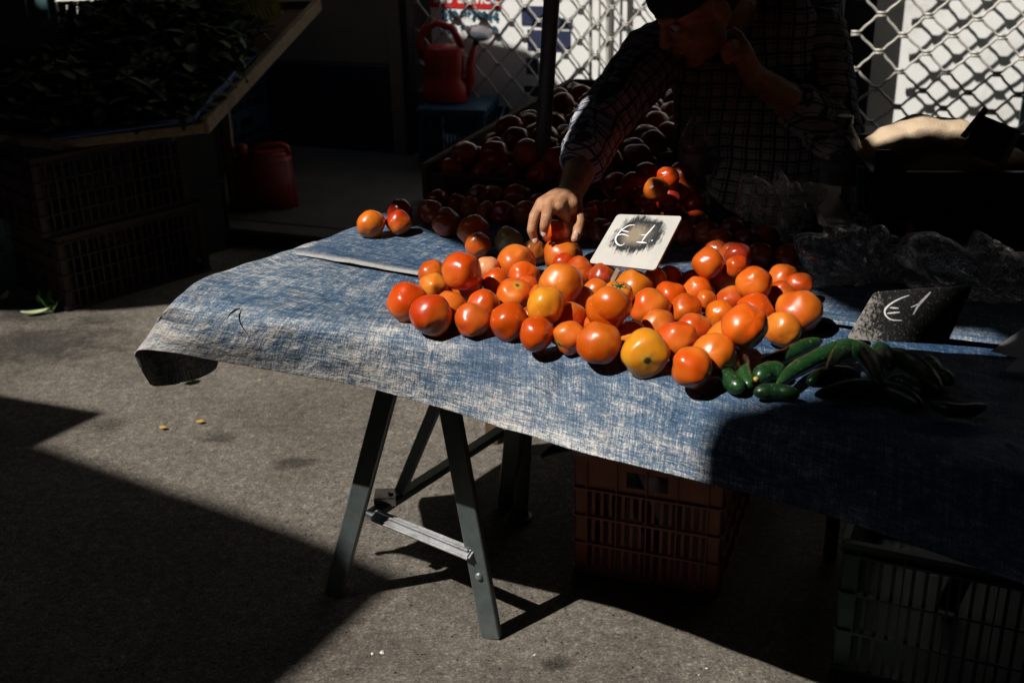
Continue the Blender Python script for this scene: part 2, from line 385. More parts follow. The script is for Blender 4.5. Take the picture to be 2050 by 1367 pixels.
M['card'] = simple('cardboard', (.30, .24, .16), .85, .12, 10); M['cardin'] = simple('cardboard_dark_print', (.03, .028, .026), .8, .2, 10)
M['sack'] = simple('beige_fleece', (.50, .38, .26), .95, .12, 14, bump=.6, bscale=220)
M['film'] = m_film('clear_plastic_film', .24, (.9, .92, .94)); M['film2'] = m_film('clear_plastic_film_thick', .25, (.9, .92, .94)); M['pet'] = m_film('clear_bottle_plastic', .16, (.6, .68, .70), 0)
M['paper'] = simple('white_paper', (.55, .55, .54), .8, .06, 10)
M['cap_blue'] = simple('bottle_cap_blue', (.015, .09, .13), .4, .1, 30)
M['label'] = simple('bottle_label', (.12, .18, .20), .4, .2, 30)
M['chalk'] = simple('chalk', (.86, .84, .84), .95, .06, 300, bump=.3, bscale=500)
M['leafdry'] = simple('yellow_leaf', (.55, .33, .06), .7, .2, 60); M['leafgreen'] = simple('green_leaf', (.10, .22, .04), .6, .3, 40)
M['leafpale'] = simple('pale_stalk', (.42, .50, .26), .6, .2, 40); M['leafdark'] = simple('dark_salad_leaf', (.035, .075, .025), .5, .5, 9)
M['calyx'] = simple('tomato_calyx', (.035, .10, .025), .7, .3, 60)
M['orangepaper'] = simple('red_brown_wrapper', (.22, .03, .02), .5, .2, 30)
M['teal2'] = simple('teal_cloth', (.008, .20, .15), .7, .2, 20)
M['litter'] = simple('pale_grit', (.6, .56, .48), .8, .1, 60)
M['rack'] = simple('white_rack_wire', (.62, .60, .56), .5, .1, 30)
M['glass'] = simple('dark_window_glass', (.015, .017, .02), .15, .1, 3)

def m_cuke():
    a = N('cucumber_skin', .33, spec=.5); c = a.coord()
    oi = a.n('ShaderNodeObjectInfo')
    n1 = a.noise(c, 30, 4, .6, .5)
    m = a.n('ShaderNodeMapping'); a.l(c, m.inputs[0]); m.inputs['Scale'].default_value = (14, 160, 160)
    st = a.noise(m.outputs[0], 1, 3)
    col = a.ramp(a.math('ADD', a.math('MULTIPLY', n1, .5), a.math('MULTIPLY', st, .5)), [(.35, (.004, .020, .007)), (.55, (.009, .046, .012)), (.72, (.028, .095, .018))])
    scar = a.ramp(a.noise(c, 60, 6, .8, 2.5), [(.58, g3(0)), (.66, g3(.75))])
    col = a.mix(scar, col, (.22, .22, .10)); a.base(a.mix(1.0, col, oi.outputs['Color'], 'MULTIPLY'))
    a.nrm(a.bump(n1, .4, .004)); return a.m
M['cuke'] = m_cuke()

def m_board(name, c0, pale, dark, radius, tan=(.30, .24, .17), iso=False):
    """slate painted board, chalk rubbed: dark middle patch with diagonal scratches"""
    a = N(name, .85, spec=.2); c = a.coord('UV')
    m = a.n('ShaderNodeMapping'); a.l(c, m.inputs[0]); m.inputs['Scale'].default_value = (150, 14, 1) if not iso else (260, 160, 1); m.inputs['Rotation'].default_value = (0, 0, R(-4))
    scr = a.noise(m.outputs[0], 1, 4, .8); bl = a.noise(c, 9, 5, .7, .6); fine = a.noise(c, 130, 4, .8)
    s_ = a.n('ShaderNodeMapping'); a.l(c, s_.inputs[0]); s_.inputs['Location'].default_value = (-c0[0]/radius[0], -c0[1]/radius[1], 0); s_.inputs['Scale'].default_value = (1/radius[0], 1/radius[1], 1)
    ln = a.n('ShaderNodeVectorMath', operation='LENGTH'); a.l(s_.outputs[0], ln.inputs[0])
    d = a.math('ADD', ln.outputs['Value'], a.math('MULTIPLY', a.math('SUBTRACT', bl, .5), 1.1))
    body = a.ramp(d, [(.62, g3(1)), (1.05, g3(0))])
    f = a.math('ADD', a.math('MULTIPLY', body, .62), a.math('MULTIPLY', a.math('SUBTRACT', scr, .5), 1.5))
    f = a.math('ADD', f, a.math('MULTIPLY', a.math('SUBTRACT', fine, .5), .6 if not iso else .9))
    mask = a.ramp(f, [(.20, g3(0)), (.52, g3(1))])
    p = a.ramp(bl, [(.3, tuple(x*.8 for x in pale)), (.7, pale)])
    col = a.mix(mask, p, a.mix(a.ramp(d, [(.15, g3(.75)), (.55, g3(0))]), dark, tan))
    a.base(col); a.nrm(a.bump(fine, .3, .002)); return a.m

# ================================================================== the setting
def cg(p): return Vector((p[0], p[1]))
bm = bmesh.new()
g = 60
vs = [bm.verts.new(p) for p in ((-g, -g, 0), (g, -g, 0), (g, g, 0), (-g, g, 0))]; bm.faces.new(vs)
o = mk('ground', bm, M['asphalt']); setp(o, 'grey brown asphalt street surface', None, kind='structure')

# facade frame: u along the wall (to the right), v out of the wall towards the street, z up
W0 = Vector((-.56, 6.10, 0)); FA = R(-20)
eu = Vector((cos(FA), sin(FA), 0)); ev = Vector((sin(FA), -cos(FA), 0))      # ev points to the street
FM = Matrix(((eu.x, ev.x, 0, W0.x), (eu.y, ev.y, 0, W0.y), (0, 0, 1, 0), (0, 0, 0, 1)))
def fp(u, v, z): return W0 + eu*u + ev*v + Vector((0, 0, z))
def wallp(x, y, v=0):
    p = atP(x, y, W0+ev*v, ev); return (p-W0).dot(eu), p.z
def fbox(bm, u0, u1, v0, v1, z0, z1): return box(bm, ((u0+u1)/2, (v0+v1)/2, (z0+z1)/2), (u1-u0, v1-v0, z1-z0), FM)

bm = bmesh.new(); fbox(bm, -9, 9, 0, 1.25, -.1, .06); bevel(bm, .015)
o = mk('pavement', bm, M['paving']); setp(o, 'low concrete pavement along the shop front', kind='structure')
bm = bmesh.new()
for i in range(13): fbox(bm, -9+i*1.4, -9+i*1.4+1.39, 1.252, 1.38, -.1, .064)
bevel(bm, .01); o = mk('kerb', bm, M['paving']); setp(o, 'concrete kerb stones edging the pavement', kind='structure')

uP0, uP1 = wallp(777, 60)[0], wallp(806, 60)[0]
uG0 = wallp(832, 60)[0]; uG1 = wallp(1630, 30)[0]; uQ0, uQ1 = wallp(1637, 20)[0], wallp(1664, 20)[0]
zD = wallp(700, 128)[1]
HT = 9.0
sh = empty('shop_building', fp(0, 0, 0)); setp(sh, 'beige shop front with a dark blue dado, pilasters and two grille openings', 'building')
def fpart(name, boxes, mat, bv=.006, parent=sh):
    bm = bmesh.new()
    for b in boxes: fbox(bm, *b)
    if bv: bevel(bm, bv)
    return mk(name, bm, mat, parent, world=True)
fpart('plaster_wall', [(-9, uP0, -.4, .0, zD, 3.0)], M['plaster'])
fpart('upper_wall', [(-9, 9, -.4, 0, 3.0, HT)], M['plaster2'])
fpart('dado', [(-9, uP0, -.4, .015, .06, zD)], M['dado'])
fpart('pilaster', [(uP0, uP1, -.4, .02, .06, 3.0)], M['plaster'])
fpart('pilaster', [(uQ0, uQ1, -.32, .06, .06, 3.0)], M['whitepaint'])
fpart('guide_rail', [(uP1, uG0-.03, -.06, .03, .06, 3.0)], M['dkmetal'])
fpart('guide_rail', [(uQ1, uQ1+.05, -.10, .02, .06, 3.0)], M['dkmetal'])
fpart('cornice', [(-9, 9, .0, .14, HT-.25, HT+.02), (-9, 9, 0.0, .05, 3.0, 3.15)], M['plaster2'])
fpart('back_wall', [(uP1, 9, -.9, -.45, .06, 3.0)], M['dado'])

# panels standing behind the grilles
def panel(name, u0, u1, v, z0, z1, mat, lab, cat, th=.03):
    bm = bmesh.new(); fbox(bm, u0, u1, v-th, v, z0, z1); bevel(bm, .004)
    o = mk(name, bm, mat); return setp(o, lab, cat)
vS = -.14
u_a, _ = wallp(862, 20, vS); u_b, _ = wallp(1092, 20, vS)
sb = empty('shop_sign', fp(u_a, vS, 0)); setp(sb, 'white shop window board with red band and blue telephone numbers behind the left grille', 'sign')
bm = bmesh.new(); fbox(bm, u_a, uG1+.02, vS-.03, vS, .30, 1.7); mk('board', bm, M['white'], sb, world=True)
def spx(x, y): u, z = wallp(x, y, vS); return u, z
u0_, z0_ = spx(862, 15); u1_, _ = spx(1003, 15); _, z1_ = spx(940, -28)
bm = bmesh.new(); fbox(bm, u0_, u1_, vS+.001, vS+.004, z0_, z1_); mk('red_band', bm, M['signred'], sb, world=True)
SM = Matrix(((eu.x, 0, ev.x, 0), (eu.y, 0, ev.y, 0), (0, 1, 0, 0), (0, 0, 0, 1)))
def stext(txt, xc, yc, hpx, wpx, mat, v=vS+.006, bold=.004):
    u, z = wallp(xc, yc, v); h = hpx*6.3/2400
    o = text_mesh('lettering', txt, h*1.38, Matrix.Translation(fp(u, v, z)) @ SM, mat, sb, bold=bold*h/.06)
    wd = max(p.co.dot(eu) for p in o.data.vertices) - min(p.co.dot(eu) for p in o.data.vertices)
    k = (wpx*6.3/2400/cos(FA)*1.0)/wd; c0 = fp(u, v, z)
    for p in o.data.vertices:
        d = (p.co-c0).dot(eu); p.co += eu*(d*(k-1))
    return o
stext('210 8674014', 940, 33, 17, 108, M['signblue'])
stext('210 6674268', 938, 62, 17, 110, M['signblue'])
stext('SOS  SERVICE', 930, -1, 16, 118, M['signwhite'])
# dark blue printed pictures on the board
def pic(x0, y0, x1, y1, name='printed_picture'):
    bm = bmesh.new(); a, z1 = spx(x0, y0); b, z0 = spx(x1, y1); z1 = max(z1, z0+.02)
    fbox(bm, a, b, vS+.001, vS+.004, z0, z1); mk(name, bm, M['navy'], sb, world=True)
pic(1044, 12, 1092, 52); pic(1056, 60, 1142, 104); pic(1050, 172, 1128, 196); pic(1054, 116, 1078, 150)
pic(1100, 36, 1146, 58)

def grille(u0, u1, z0, z1, v, a, b, r, label, seed=0, ang=0, parent=None):
    """diamond lattice of wavy rods held by double clips"""
    bm = bmesh.new(); bc = bmesh.new(); rnd = random.Random(seed)
    ni = int((u1-u0)/a); nj = int((z1-z0)/b)
    j_ = {}
    def nd(i, j):
        if (i, j) not in j_: j_[(i, j)] = (u0+i*a+rnd.uniform(-.06, .06)*a, z0+j*b+rnd.uniform(-.05, .05)*b)
        return j_[(i, j)]
    for i in range(ni+1):
        for j in range(nj+1):
            if (i+j) % 2: continue
            u, z = nd(i, j)
            c = a*.19
            for dz in (-r*1.1, r*1.1): beam(bc, fp(u-c, v+r*.9, z+dz), fp(u+c, v+r*.9, z+dz), r*1.7, r*1.7)
            for di, dj in ((1, 1), (1, -1)):
                if i+di > ni or not (0 <= j+dj <= nj): continue
                u2, z2 = nd(i+di, j+dj); P = []
                for t, s_ in ((0, 0), (.13, .01), (.22, .08), (.33, .28), (.42, .41), (.5, .5), (.58, .59), (.67, .72), (.78, .92), (.87, .99), (1, 1)):
                    P.append(fp(u+(u2-u)*t, v, z+dj*r*.8+(z2-z-dj*r*1.6)*s_))
                tube(bm, P, r, 6, cap=False)
    top = empty('roller_grille', fp(u0, v, z0)); setp(top, label, 'grille')
    tm = bpy.data.meshes.new('t'); bc.to_mesh(tm); bc.free(); bm.from_mesh(tm); bpy.data.meshes.remove(tm)
    mk('wire_lattice', bm, M['wire'], top, smooth=True, world=True)
    return top
ga = grille(uG0, uG1, .10, 1.55, -.03, .071, .072, .0045, 'wavy wire roller grille behind the red watering can and the vendor', 1)
for xx, rr in ((1213, .012), (1177, .008), (1195, .005)):
    bm = bmesh.new(); uu = wallp(xx, 60)[0]; tube(bm, [fp(uu, -.045, .08), fp(uu, -.045, 1.6)], rr, 8); mk('upright_bar', bm, M['wire'], ga, world=True)
vR = -.28
uR0 = wallp(1742, 150, vR)[0]
o = panel('white_shutter_panel', uR0, 6, vR, wallp(1735, 290, vR)[1]-.04, 3.0, M['white'], 'plain white shop window board behind the right grille', 'panel')
bm = bmesh.new(); fbox(bm, uR0-.03, 6, vR+.002, vR+.10, .06, wallp(1735, 295, vR)[1]-.03); bevel(bm, .01); o = mk('window_ledge', bm, M['whitepaint']); setp(o, 'pale ledge below the white board at the right grille', 'ledge')
bm = bmesh.new(); uz = wallp(2046, 200, -.1)[0]; fbox(bm, uz, uz+.05, -.12, -.08, .1, 3.0); o = mk('grille_post', bm, M['teal']); setp(o, 'thin blue grey upright post at the far right of the grille', 'post')
u2 = wallp(1712, 110)[0]
grille(u2, u2+1.6, .12, 1.5, .0, .098, .078, .0062, 'pale wavy wire roller grille on the right with its free edge hooks', 5)

# unseen facades added around the street to shut out skylight
def facade(name, c, ang, L, H, lab, seed):
    t = empty(name, c, (0, 0, ang)); setp(t, lab, 'building')
    bm = bmesh.new(); box(bm, (0, 0, H/2), (L, 1.2, H)); mk('wall', bm, M['plaster2'], t)
    n = int(L/2.6)
    for i in range(n):
        for k in range(int(H/3)):
            x = -L/2+1.3+i*2.6; z = 1.2+k*3
            bm = bmesh.new()
            for a, b, cx, cz in ((1.3, .08, 0, .78), (1.3, .08, 0, -.78), (.08, 1.64, -.65, 0), (.08, 1.64, .65, 0)): box(bm, (x+cx, -.63, z+.5+cz), (a, .1, b))
            f = mk('window', bm, M['dkmetal'], t)
            bm = bmesh.new(); box(bm, (x, -.605, z+.5), (1.24, .02, 1.5)); q = mk('pane', bm, M['glass'], f); q.location = (0, 0, 0)
    return t
facade('apartment_building', (1.5, -5.5, 0), pi-.0, 30, 12, 'grey apartment block across the street behind the photographer', 1)
facade('apartment_building', (15, -1, 0), -pi/2, 22, 12, 'grey apartment block closing the right end of the street', 2)
facade('apartment_building', (-12.5, 4.5, 0), pi/2, 20, 8, 'grey building closing the left end of the street', 3)

# unseen canvas added to block sun and sky; edges and holes shape lit patches
ZC = 2.7
SACK_HOLE = [(-.44, 1.755), (-.38, 1.758), (-.33, 1.765), (-.20, 1.755), (-.19, 1.82), (-.33, 1.83), (-.44, 1.815)]
def hole(pts): return [(q.x, q.y) for q in (toward_sun(p, ZC) for p in pts)]
TOM_HOLE = hole([at(1286, 396, .912), at(1290, 362, .912), at(1312, 338, .922), at(1352, 334, .922), at(1358, 370, .922), at(1318, 372, .912)][::-1])
RACK_HOLE = hole([atY(100, -60, 5.9), atY(250, -60, 5.9), atY(246, 52, 5.9), atY(104, 48, 5.9)])
_E = [(1134, 318, 2.41), (1138, 285, 2.45), (1146, 250, 2.49), (1160, 215, 2.54), (1171, 195, 2.57)]
SLEEVE_HOLE = hole([atY(x-26, y-6, Y) for x, y, Y in _E] + [atY(x+13, y+4, Y) for x, y, Y in _E[::-1]])
def sun_mask(pts, lab, z=ZC, holes=()):
    sh_ = D*((z-ZC)/D.z) if z > 3 else Vector((0, 0, 0))
    bm = bmesh.new(); loops = [[Vector((x+sh_.x, y+sh_.y, z)) for x, y in L] for L in (pts, *holes)]; flat = [p for L in loops for p in L]
    a = [bm.verts.new(p) for p in flat]; b = [bm.verts.new(p-Vector((0, 0, .006))) for p in flat]
    for t in tessellate_polygon(loops): bm.faces.new([a[k] for k in t]); bm.faces.new([b[k] for k in reversed(t)])
    k0 = 0
    for L in loops:
        m = len(L)
        for k in range(m): bm.faces.new((a[k0+k], b[k0+k], b[k0+(k+1) % m], a[k0+(k+1) % m]))
        k0 += m
    bmesh.ops.recalc_face_normals(bm, faces=bm.faces)
    o = mk('canopy', bm, M['canopy']); return setp(o, lab, 'canopy')
_B = hole([at(x, y, 0) for x, y in ((812, 1154), (700, 1104), (595, 1062), (448, 1013), (280, 957), (77, 887), (-150, 812))])
_C = hole([at(574, 1367, 0), at(630, 1321, 0), at(700, 1258, 0)])
sun_mask(_B + [(-5.2, 2.3), (-5.2, -1.2), (-3.1, -.6)] + _C, 'high dark canvas canopy whose corner shades the near left of the street', 5.2)
_T = hole([at(x, y, 0) for x, y in ((-150, 762), (0, 790), (212, 826), (74, 892), (-100, 965))])
sun_mask([(-2.75, 1.15), (-3.2, 1.55), _T[4], _T[3], _T[2], _T[1], _T[0], (-4.3, 2.5), (-14, 2.5), (-14, -4.8), (-3.4, -4.8), (-3.4, -.2)],
       'low dark canvas canopy with a pointed corner over the near left of the street')
sun_mask([(-3.0, -4.8), (14, -4.8), (14, .66), (-1.16, .66), (-2.55, .62), (-3.0, -.1)], 'dark canvas canopy over the street in front of the tomato stall', ZC+.02)
sun_mask([(-1.215, .50), (-1.175, .64), (-1.15, .74), (-1.09, .81), (-1.03, .842), (-.97, .838), (-.88, .86), (-.82, .925), (-.77, .955), (-.72, .965), (-.66, 1.0), (-.51, 1.02), (-.53, 1.09), (-.60, 1.10), (-.70, 1.14),
        (-.74, 1.20), (-.77, 1.27), (-.80, 1.35), (-.86, 1.40), (-.90, 1.50), (.7, 1.50), (.7, .50)], 'high dark canvas canopy over the right half of the tomato table', 4.4)
sun_mask([(-.85, .60), (-.70, .86), (-.35, .96), (-.35, 1.16), (-.58, 1.3), (-.65, 1.50), (14, 1.50), (14, .60)], 'low dark canvas canopy over the far right of the tomato table', ZC-.02)
sun_mask([(-1.21, 1.545), (-1.25, 1.50), (-1.28, 1.462), (-1.37, 1.50), (-1.51, 1.68), (-1.66, 1.87), (-1.9, 2.05), (-3.0, 3.08), (-3.4, 3.0), (-4.2, 3.05), (-4.2, 2.4), (-14, 2.4),
        (-14, 10), (-1.80, 7.0), (-1.80, 5.33), (-1.70, 5.30), (-1.62, 5.26), (-1.40, 5.15), (-1.355, 5.10), (-1.345, 5.0), (-1.20, 4.94)],
       'dark canvas canopy over the salad stall and the shaded tomatoes, with a small gap', ZC+.02, holes=(RACK_HOLE,))
sun_mask([(-1.225, 1.56), (-1.225, 4.95), (-.93, 4.84), (-.10, 4.50), (.64, 4.28), (1.4, 4.05), (1.6, 5.2), (9, 2.4), (14, 1.0), (-.72, 1.3), (-.85, 1.49), (-1.04, 1.452), (-1.085, 1.50), (-1.11, 1.538), (-1.15, 1.553)],
       'dark canvas canopy over the vendor and the back of the table, with small tears', ZC,
       holes=(SLEEVE_HOLE, TOM_HOLE, SACK_HOLE))

# market pole
pt = atY(1105, -10, 2.80); pb = atY(1078, 430, 2.72); dpole = (pb-pt).normalized()
p_top = pt - dpole*((ZC+.02-pt.z)/-dpole.z) if dpole.z else pt
p_top = pt + dpole*((ZC-pt.z)/dpole.z); p_bot = pt + dpole*((.02-pt.z)/dpole.z)
pr = empty('canopy_pole', (p_bot.x, p_bot.y, 0)); setp(pr, 'dark steel canopy pole standing among the shaded tomatoes', 'pole')
bm = bmesh.new(); tube(bm, [p_bot, p_top], .0185, 20); mk('tube', bm, M['pole'], pr, smooth=True, world=True)
bm = bmesh.new(); lathe(bm, [(.0, 0), (.03, 0), (.03, .008), (.022, .012), (.021, .03)], 20, Matrix.Translation((p_bot.x, p_bot.y, 0))); mk('foot', bm, M['dkmetal'], pr, world=True)
for i, (x, y) in enumerate(((-6, 2.2), (-6, -3), (6, -3), (5, 3.5), (-3.1, 5.4), (3.2, 3.2))):
    bm = bmesh.new(); tube(bm, [(x, y, 0), (x, y, ZC)], .0185, 12); o = mk('canopy_pole', bm, M['pole'], smooth=True)
    setp(o, ['steel canopy pole far out on the left of the street', 'steel canopy pole on the left behind the photographer', 'steel canopy pole on the right behind the photographer',
             'steel canopy pole far out on the right of the street', 'steel canopy pole behind the salad stall', 'steel canopy pole right of the black crate'][i], 'pole')

# ================================================================== table, trestle, cloths
ZT = .80
def cr(p0, p1, p2, p3, t):
    return .5*((2*p1)+(-p0+p2)*t+(2*p0-5*p1+4*p2-p3)*t*t+(-p0+3*p1-3*p2+p3)*t*t*t)
def cr1(L, x):
    n = len(L)-1; i = min(int(x), n-1); t = x-i
    g = lambda k: L[max(0, min(n, k))]
    return cr(g(i-1), g(i), g(i+1), g(i+2), t)
def cloth(name, rows, us, vs_, nu, nv, mat, amp, label, seed=0, thick=.0015, zfun=None):
    bm = bmesh.new(); uvl = bm.loops.layers.uv.new('UVMap'); G = []
    rowv = [[Vector(p) for p in r] for r in rows]
    for j in range(nv+1):
        y = j/nv*(len(rows)-1); line = []
        ctrl = [cr1([r[k] for r in rowv], y) for k in range(len(rowv[0]))]; vv = cr1(vs_, y)
        for i in range(nu+1):
            x = i/nu*(len(ctrl)-1); p = cr1(ctrl, x); uu = cr1(us, x)
            q = Vector((p.x*6, p.y*6, seed)); q2 = Vector((p.x*20, p.y*20+3, seed+p.z*10))
            a = noise.noise(q)*amp + noise.noise(q2)*amp*.45 + abs(noise.noise(Vector((p.x*11+p.y*5, p.y*9-p.x*6, seed+4))))*amp*.8
            nrm = Vector((0, 0, 1)) if vv > -.01 else Vector((-.25, -.8, .5))
            p = p + nrm*(a - amp*.3)
            if zfun: p = zfun(p, uu, vv)
            line.append((bm.verts.new(p), uu, vv))
        G.append(line)
    for j in range(nv):
        for i in range(nu):
            qd = (G[j][i], G[j][i+1], G[j+1][i+1], G[j+1][i]); f = bm.faces.new([a[0] for a in qd])
            for lp, a in zip(f.loops, qd): lp[uvl].uv = (a[1], a[2])
    o = mk(name, bm, mat, smooth=True)
    md = o.modifiers.new('thickness', 'SOLIDIFY'); md.thickness = thick; md.offset = -1
    return setp(o, label, 'tarpaulin')
def P(L): return [at(*p) for p in L]
r_hem = P([(298, 769, .575), (271, 706, .655), (330, 704, .685), (430, 722, .685), (600, 752, .685), (800, 795, .685), (1100, 888, .685), (1395, 962, .69), (1650, 1030, .69), (1962, 1138, .695), (2330, 1265, .70)])
r_mid = P([(314, 772, .56), (304, 657, .722), (366, 660, .748), (455, 678, .75), (615, 700, .75), (810, 733, .75), (1110, 800, .745), (1405, 878, .745), (1655, 945, .745), (1965, 1045, .745), (2330, 1150, .745)])
r_rdg = P([(366, 765, .56), (336, 620, .775), (400, 612, .798), (495, 624, .802), (640, 645, .802), (820, 668, .802), (1110, 708, .802), (1420, 790, .80), (1660, 850, .80), (1965, 930, .80), (2330, 1010, .80)])
r_t2 = P([(500, 690, .58), (556, 514, .786), (618, 520, .799), (700, 532, .80), (770, 545, .80), (850, 560, .80), (1100, 603, .80), (1390, 650, .80), (1640, 700, .80), (1950, 765, .80), (2330, 840, .80)])
r_t1 = [a.lerp(b, .45) for a, b in zip(r_rdg, r_t2)]
r_t1[0] = at(430, 738, .565); r_t2[0] = Vector((-.65, 2.44, .57)); r_t1[1] = at(400, 573, .784); r_t1[2] = at(456, 563, .80)
r_t3 = [b + (b-a)*(.25 if k < 6 else .8) + Vector((0, 0, -.006)) for k, (a, b) in enumerate(zip(r_rdg, r_t2))]
US = [-.14, -.02, .07, .17, .33, .52, .79, 1.03, 1.22, 1.45, 1.72]
def dents(p, u, v):
    # dips and folds along the fold line at the right of the heap
    for cx, cy, rr, dz in ((1100, 700, .028, -.016), (1128, 742, .024, -.018), (1235, 742, .022, -.016), (1180, 735, .025, .012), (1300, 770, .04, .008), (1060, 760, .05, .006), (660, 700, .10, .006), (900, 730, .08, .005)):
        c = at(cx, cy, .79); d = (Vector((p.x, p.y))-Vector((c.x, c.y))).length
        k = math.exp(-(d/rr)**2); p = p + Vector((0, -.4, 1))*(dz*k)
    return p
cl = cloth('tarpaulin', [r_hem, r_mid, r_rdg, r_t1, r_t2, r_t3], US, [-.15, -.075, 0, .14, .30, .38], 300, 120, M['tarp'], .0058, 'worn blue tarpaulin over the table front, bleached along its hanging hem', 2, zfun=dents)
# rear cloth
A_ = at(572, 510, .8); B_ = at(842, 556, .8); e1 = (B_-A_).normalized(); e1b = Vector((cos(R(-22)), sin(R(-22)), 0))
fr = [A_, A_+e1*.16, B_, B_+e1b*.25, B_+e1b*.6, B_+e1b*1.0, B_+e1b*1.5]
bk0 = at(842, 402, .8); bkr = [bk0, bk0+e1b*.15, bk0+e1b*.3, bk0+e1b*.55, bk0+e1b*.9, bk0+e1b*1.25, bk0+e1b*1.7]
ml = at(716, 451, .8); mid = [a.lerp(b, .5) for a, b in zip(fr, bkr)]; mid[0] = ml
def rowz(r, z, z0=None):
    out = [Vector((p.x, p.y, z)) for p in r]
    if z0 is not None: out[0].z = z0
    return out
q = Vector((.004, .012, 0))
rows2 = [rowz([p-q*.3 for p in fr], .8075, .800), rowz([p+q*.2 for p in fr], .8125, .804), rowz([p+q*2.2 for p in fr], .8075, .803), rowz([a.lerp(b, .3) for a, b in zip(fr, mid)], .805, .801), rowz(mid, .804, .798), rowz(bkr, .804, .80),
         [p+Vector((.01, .03, -.12)) for p in rowz(bkr, .80)]]
rows2 = [[r_[0]+Vector((-.17, .03, -.235)), r_[0]+Vector((-.07, .01, -.07))]+r_ for r_ in rows2]
cloth('tarpaulin', rows2, [-.26, -.06, 0, .16, .32, .57, .92, 1.32, 1.82], [0.0, .012, .04, .15, .33, .62, .75], 180, 70, M['tarp2'], .003, 'second faded blue tarpaulin over the back of the table, its edge lying over the first', 9)

tb = empty('market_table', (0, 2.2, 0)); setp(tb, 'long trestle table of boards under the blue tarpaulin', 'table')
quad = [at(420, 618, .785), at(1110, 706, .785), at(1420, 786, .785), at(2330, 1000, .785)]
far = bkr[-1]; quad2 = [Vector((far.x, far.y-.02, .785)), Vector((bk0.x+.03, bk0.y-.02, .785)), at(600, 520, .785)]
bm = bmesh.new(); prism(bm, [Vector((p.x, p.y+(.012 if i < 4 else 0), .785)) for i, p in enumerate(quad+quad2)], (0, 0, 1), .018); mk('tabletop', bm, M['ply'], tb, world=True)

ts = empty('trestle', (-.2, 2.3, 0)); setp(ts, 'galvanised steel trestle holding up the left end of the table', 'trestle')
def leg(parent, a, b, w=.042, h=.022, name='leg', mat='steel', upv=None):
    bm = bmesh.new(); beam(bm, a, b, w, h, upv or Vector((.3, .95, 0))); bevel(bm, .0025)
    return mk(name, bm, M[mat], parent, world=True)
fR = at(985, 1274, .0); top = at(845, 600, .765); fL = at(668, 1190, .0)
leg(ts, fR, top+Vector((.015, 0, 0))); leg(ts, fL, top+Vector((-.02, .025, 0)))
cR = fR.lerp(top, .235); cL = fL.lerp(top, .20)
ca = at(748, 1030, .205); cb = at(938, 1107, .21)
bm = bmesh.new(); d_ = (cb-ca).normalized(); beam(bm, ca, cb+d_*.01, .030, .014, Vector((-.1, -.55, .83))); bevel(bm, .0045, 2); mk('cross_bar', bm, M['zinc'], ts, world=True)
bm = bmesh.new(); beam(bm, ca+Vector((.004, -.006, .009)), cb+Vector((0, -.006, .009)), .008, .006, Vector((-.1, -.55, .83))); bevel(bm, .002); mk('bar_rib', bm, M['zinc'], ts, world=True)
s0 = at(738, 1034, .19); s1 = at(1003, 862, .22)
leg(ts, s0, s1, .030, .018, 'stretcher', upv=Vector((0, 0, 1)))
br = s0.lerp(s1, .22)
leg(ts, br+Vector((0, 0, .012)), at(945, 640, .76), .026, .016, 'brace')
bm = bmesh.new(); c = at(772, 988, .215); box(bm, c, (.05, .045, .003)); box(bm, c+Vector((.0, -.022, -.010)), (.05, .003, .02)); bevel(bm, .001); bk = mk('bracket', bm, M['zinc'], ts, world=True)
bm = bmesh.new(); lathe(bm, [(0.0, 0), (.006, 0), (.006, .003), (.002, .004)], 12, Matrix.Translation(c+Vector((.012, -.004, .002)))); mk('bolt', bm, M['zinc'], ts, world=True)
q = at(947, 1133, .0); pp = fR.lerp(top+Vector((.015, 0, 0)), .205); nrm_ = (CAM-pp).normalized(); nf = Vector((-.30, -.95, .0)).normalized()
Mb = Matrix.Translation(pp+nf*.0105) @ nf.to_track_quat('Z', 'Y').to_matrix().to_4x4()
bm = bmesh.new(); lathe(bm, [(0.0, 0), (.0085, 0), (.0085, .002), (.006, .006), (.002, .0075)], 14, Mb); mk('bolt', bm, M['zinc'], ts, world=True)
# far legs of the same trestle
fo = Vector((s1.x-fL.x, s1.y-fL.y, 0))*1.02
leg(ts, fR+fo, top+fo*.55+Vector((.015, 0, 0))); leg(ts, fL+fo, top+fo*.55)
leg(ts, top+Vector((0, -.05, .005)), top+fo*.55+Vector((0, .05, .005)), .04, .02, 'top_beam', upv=Vector((0, 0, 1)))
# second trestle at the right end (in the shade, mostly out of frame)
t2 = empty('trestle', (.85, 1.9, 0)); setp(t2, 'steel trestle at the shaded right end of the table', 'trestle')
for a, b in (((.72, 1.35, 0), (.86, 1.45, .765)), ((1.05, 1.35, 0), (.88, 1.45, .765)), ((.95, 2.2, 0), (1.08, 2.05, .765)), ((1.28, 2.2, 0), (1.10, 2.05, .765))): leg(t2, Vector(a), Vector(b))
leg(t2, Vector((.87, 1.42, .77)), Vector((1.09, 2.1, .77)), .04, .02, 'top_beam', upv=Vector((0, 0, 1)))

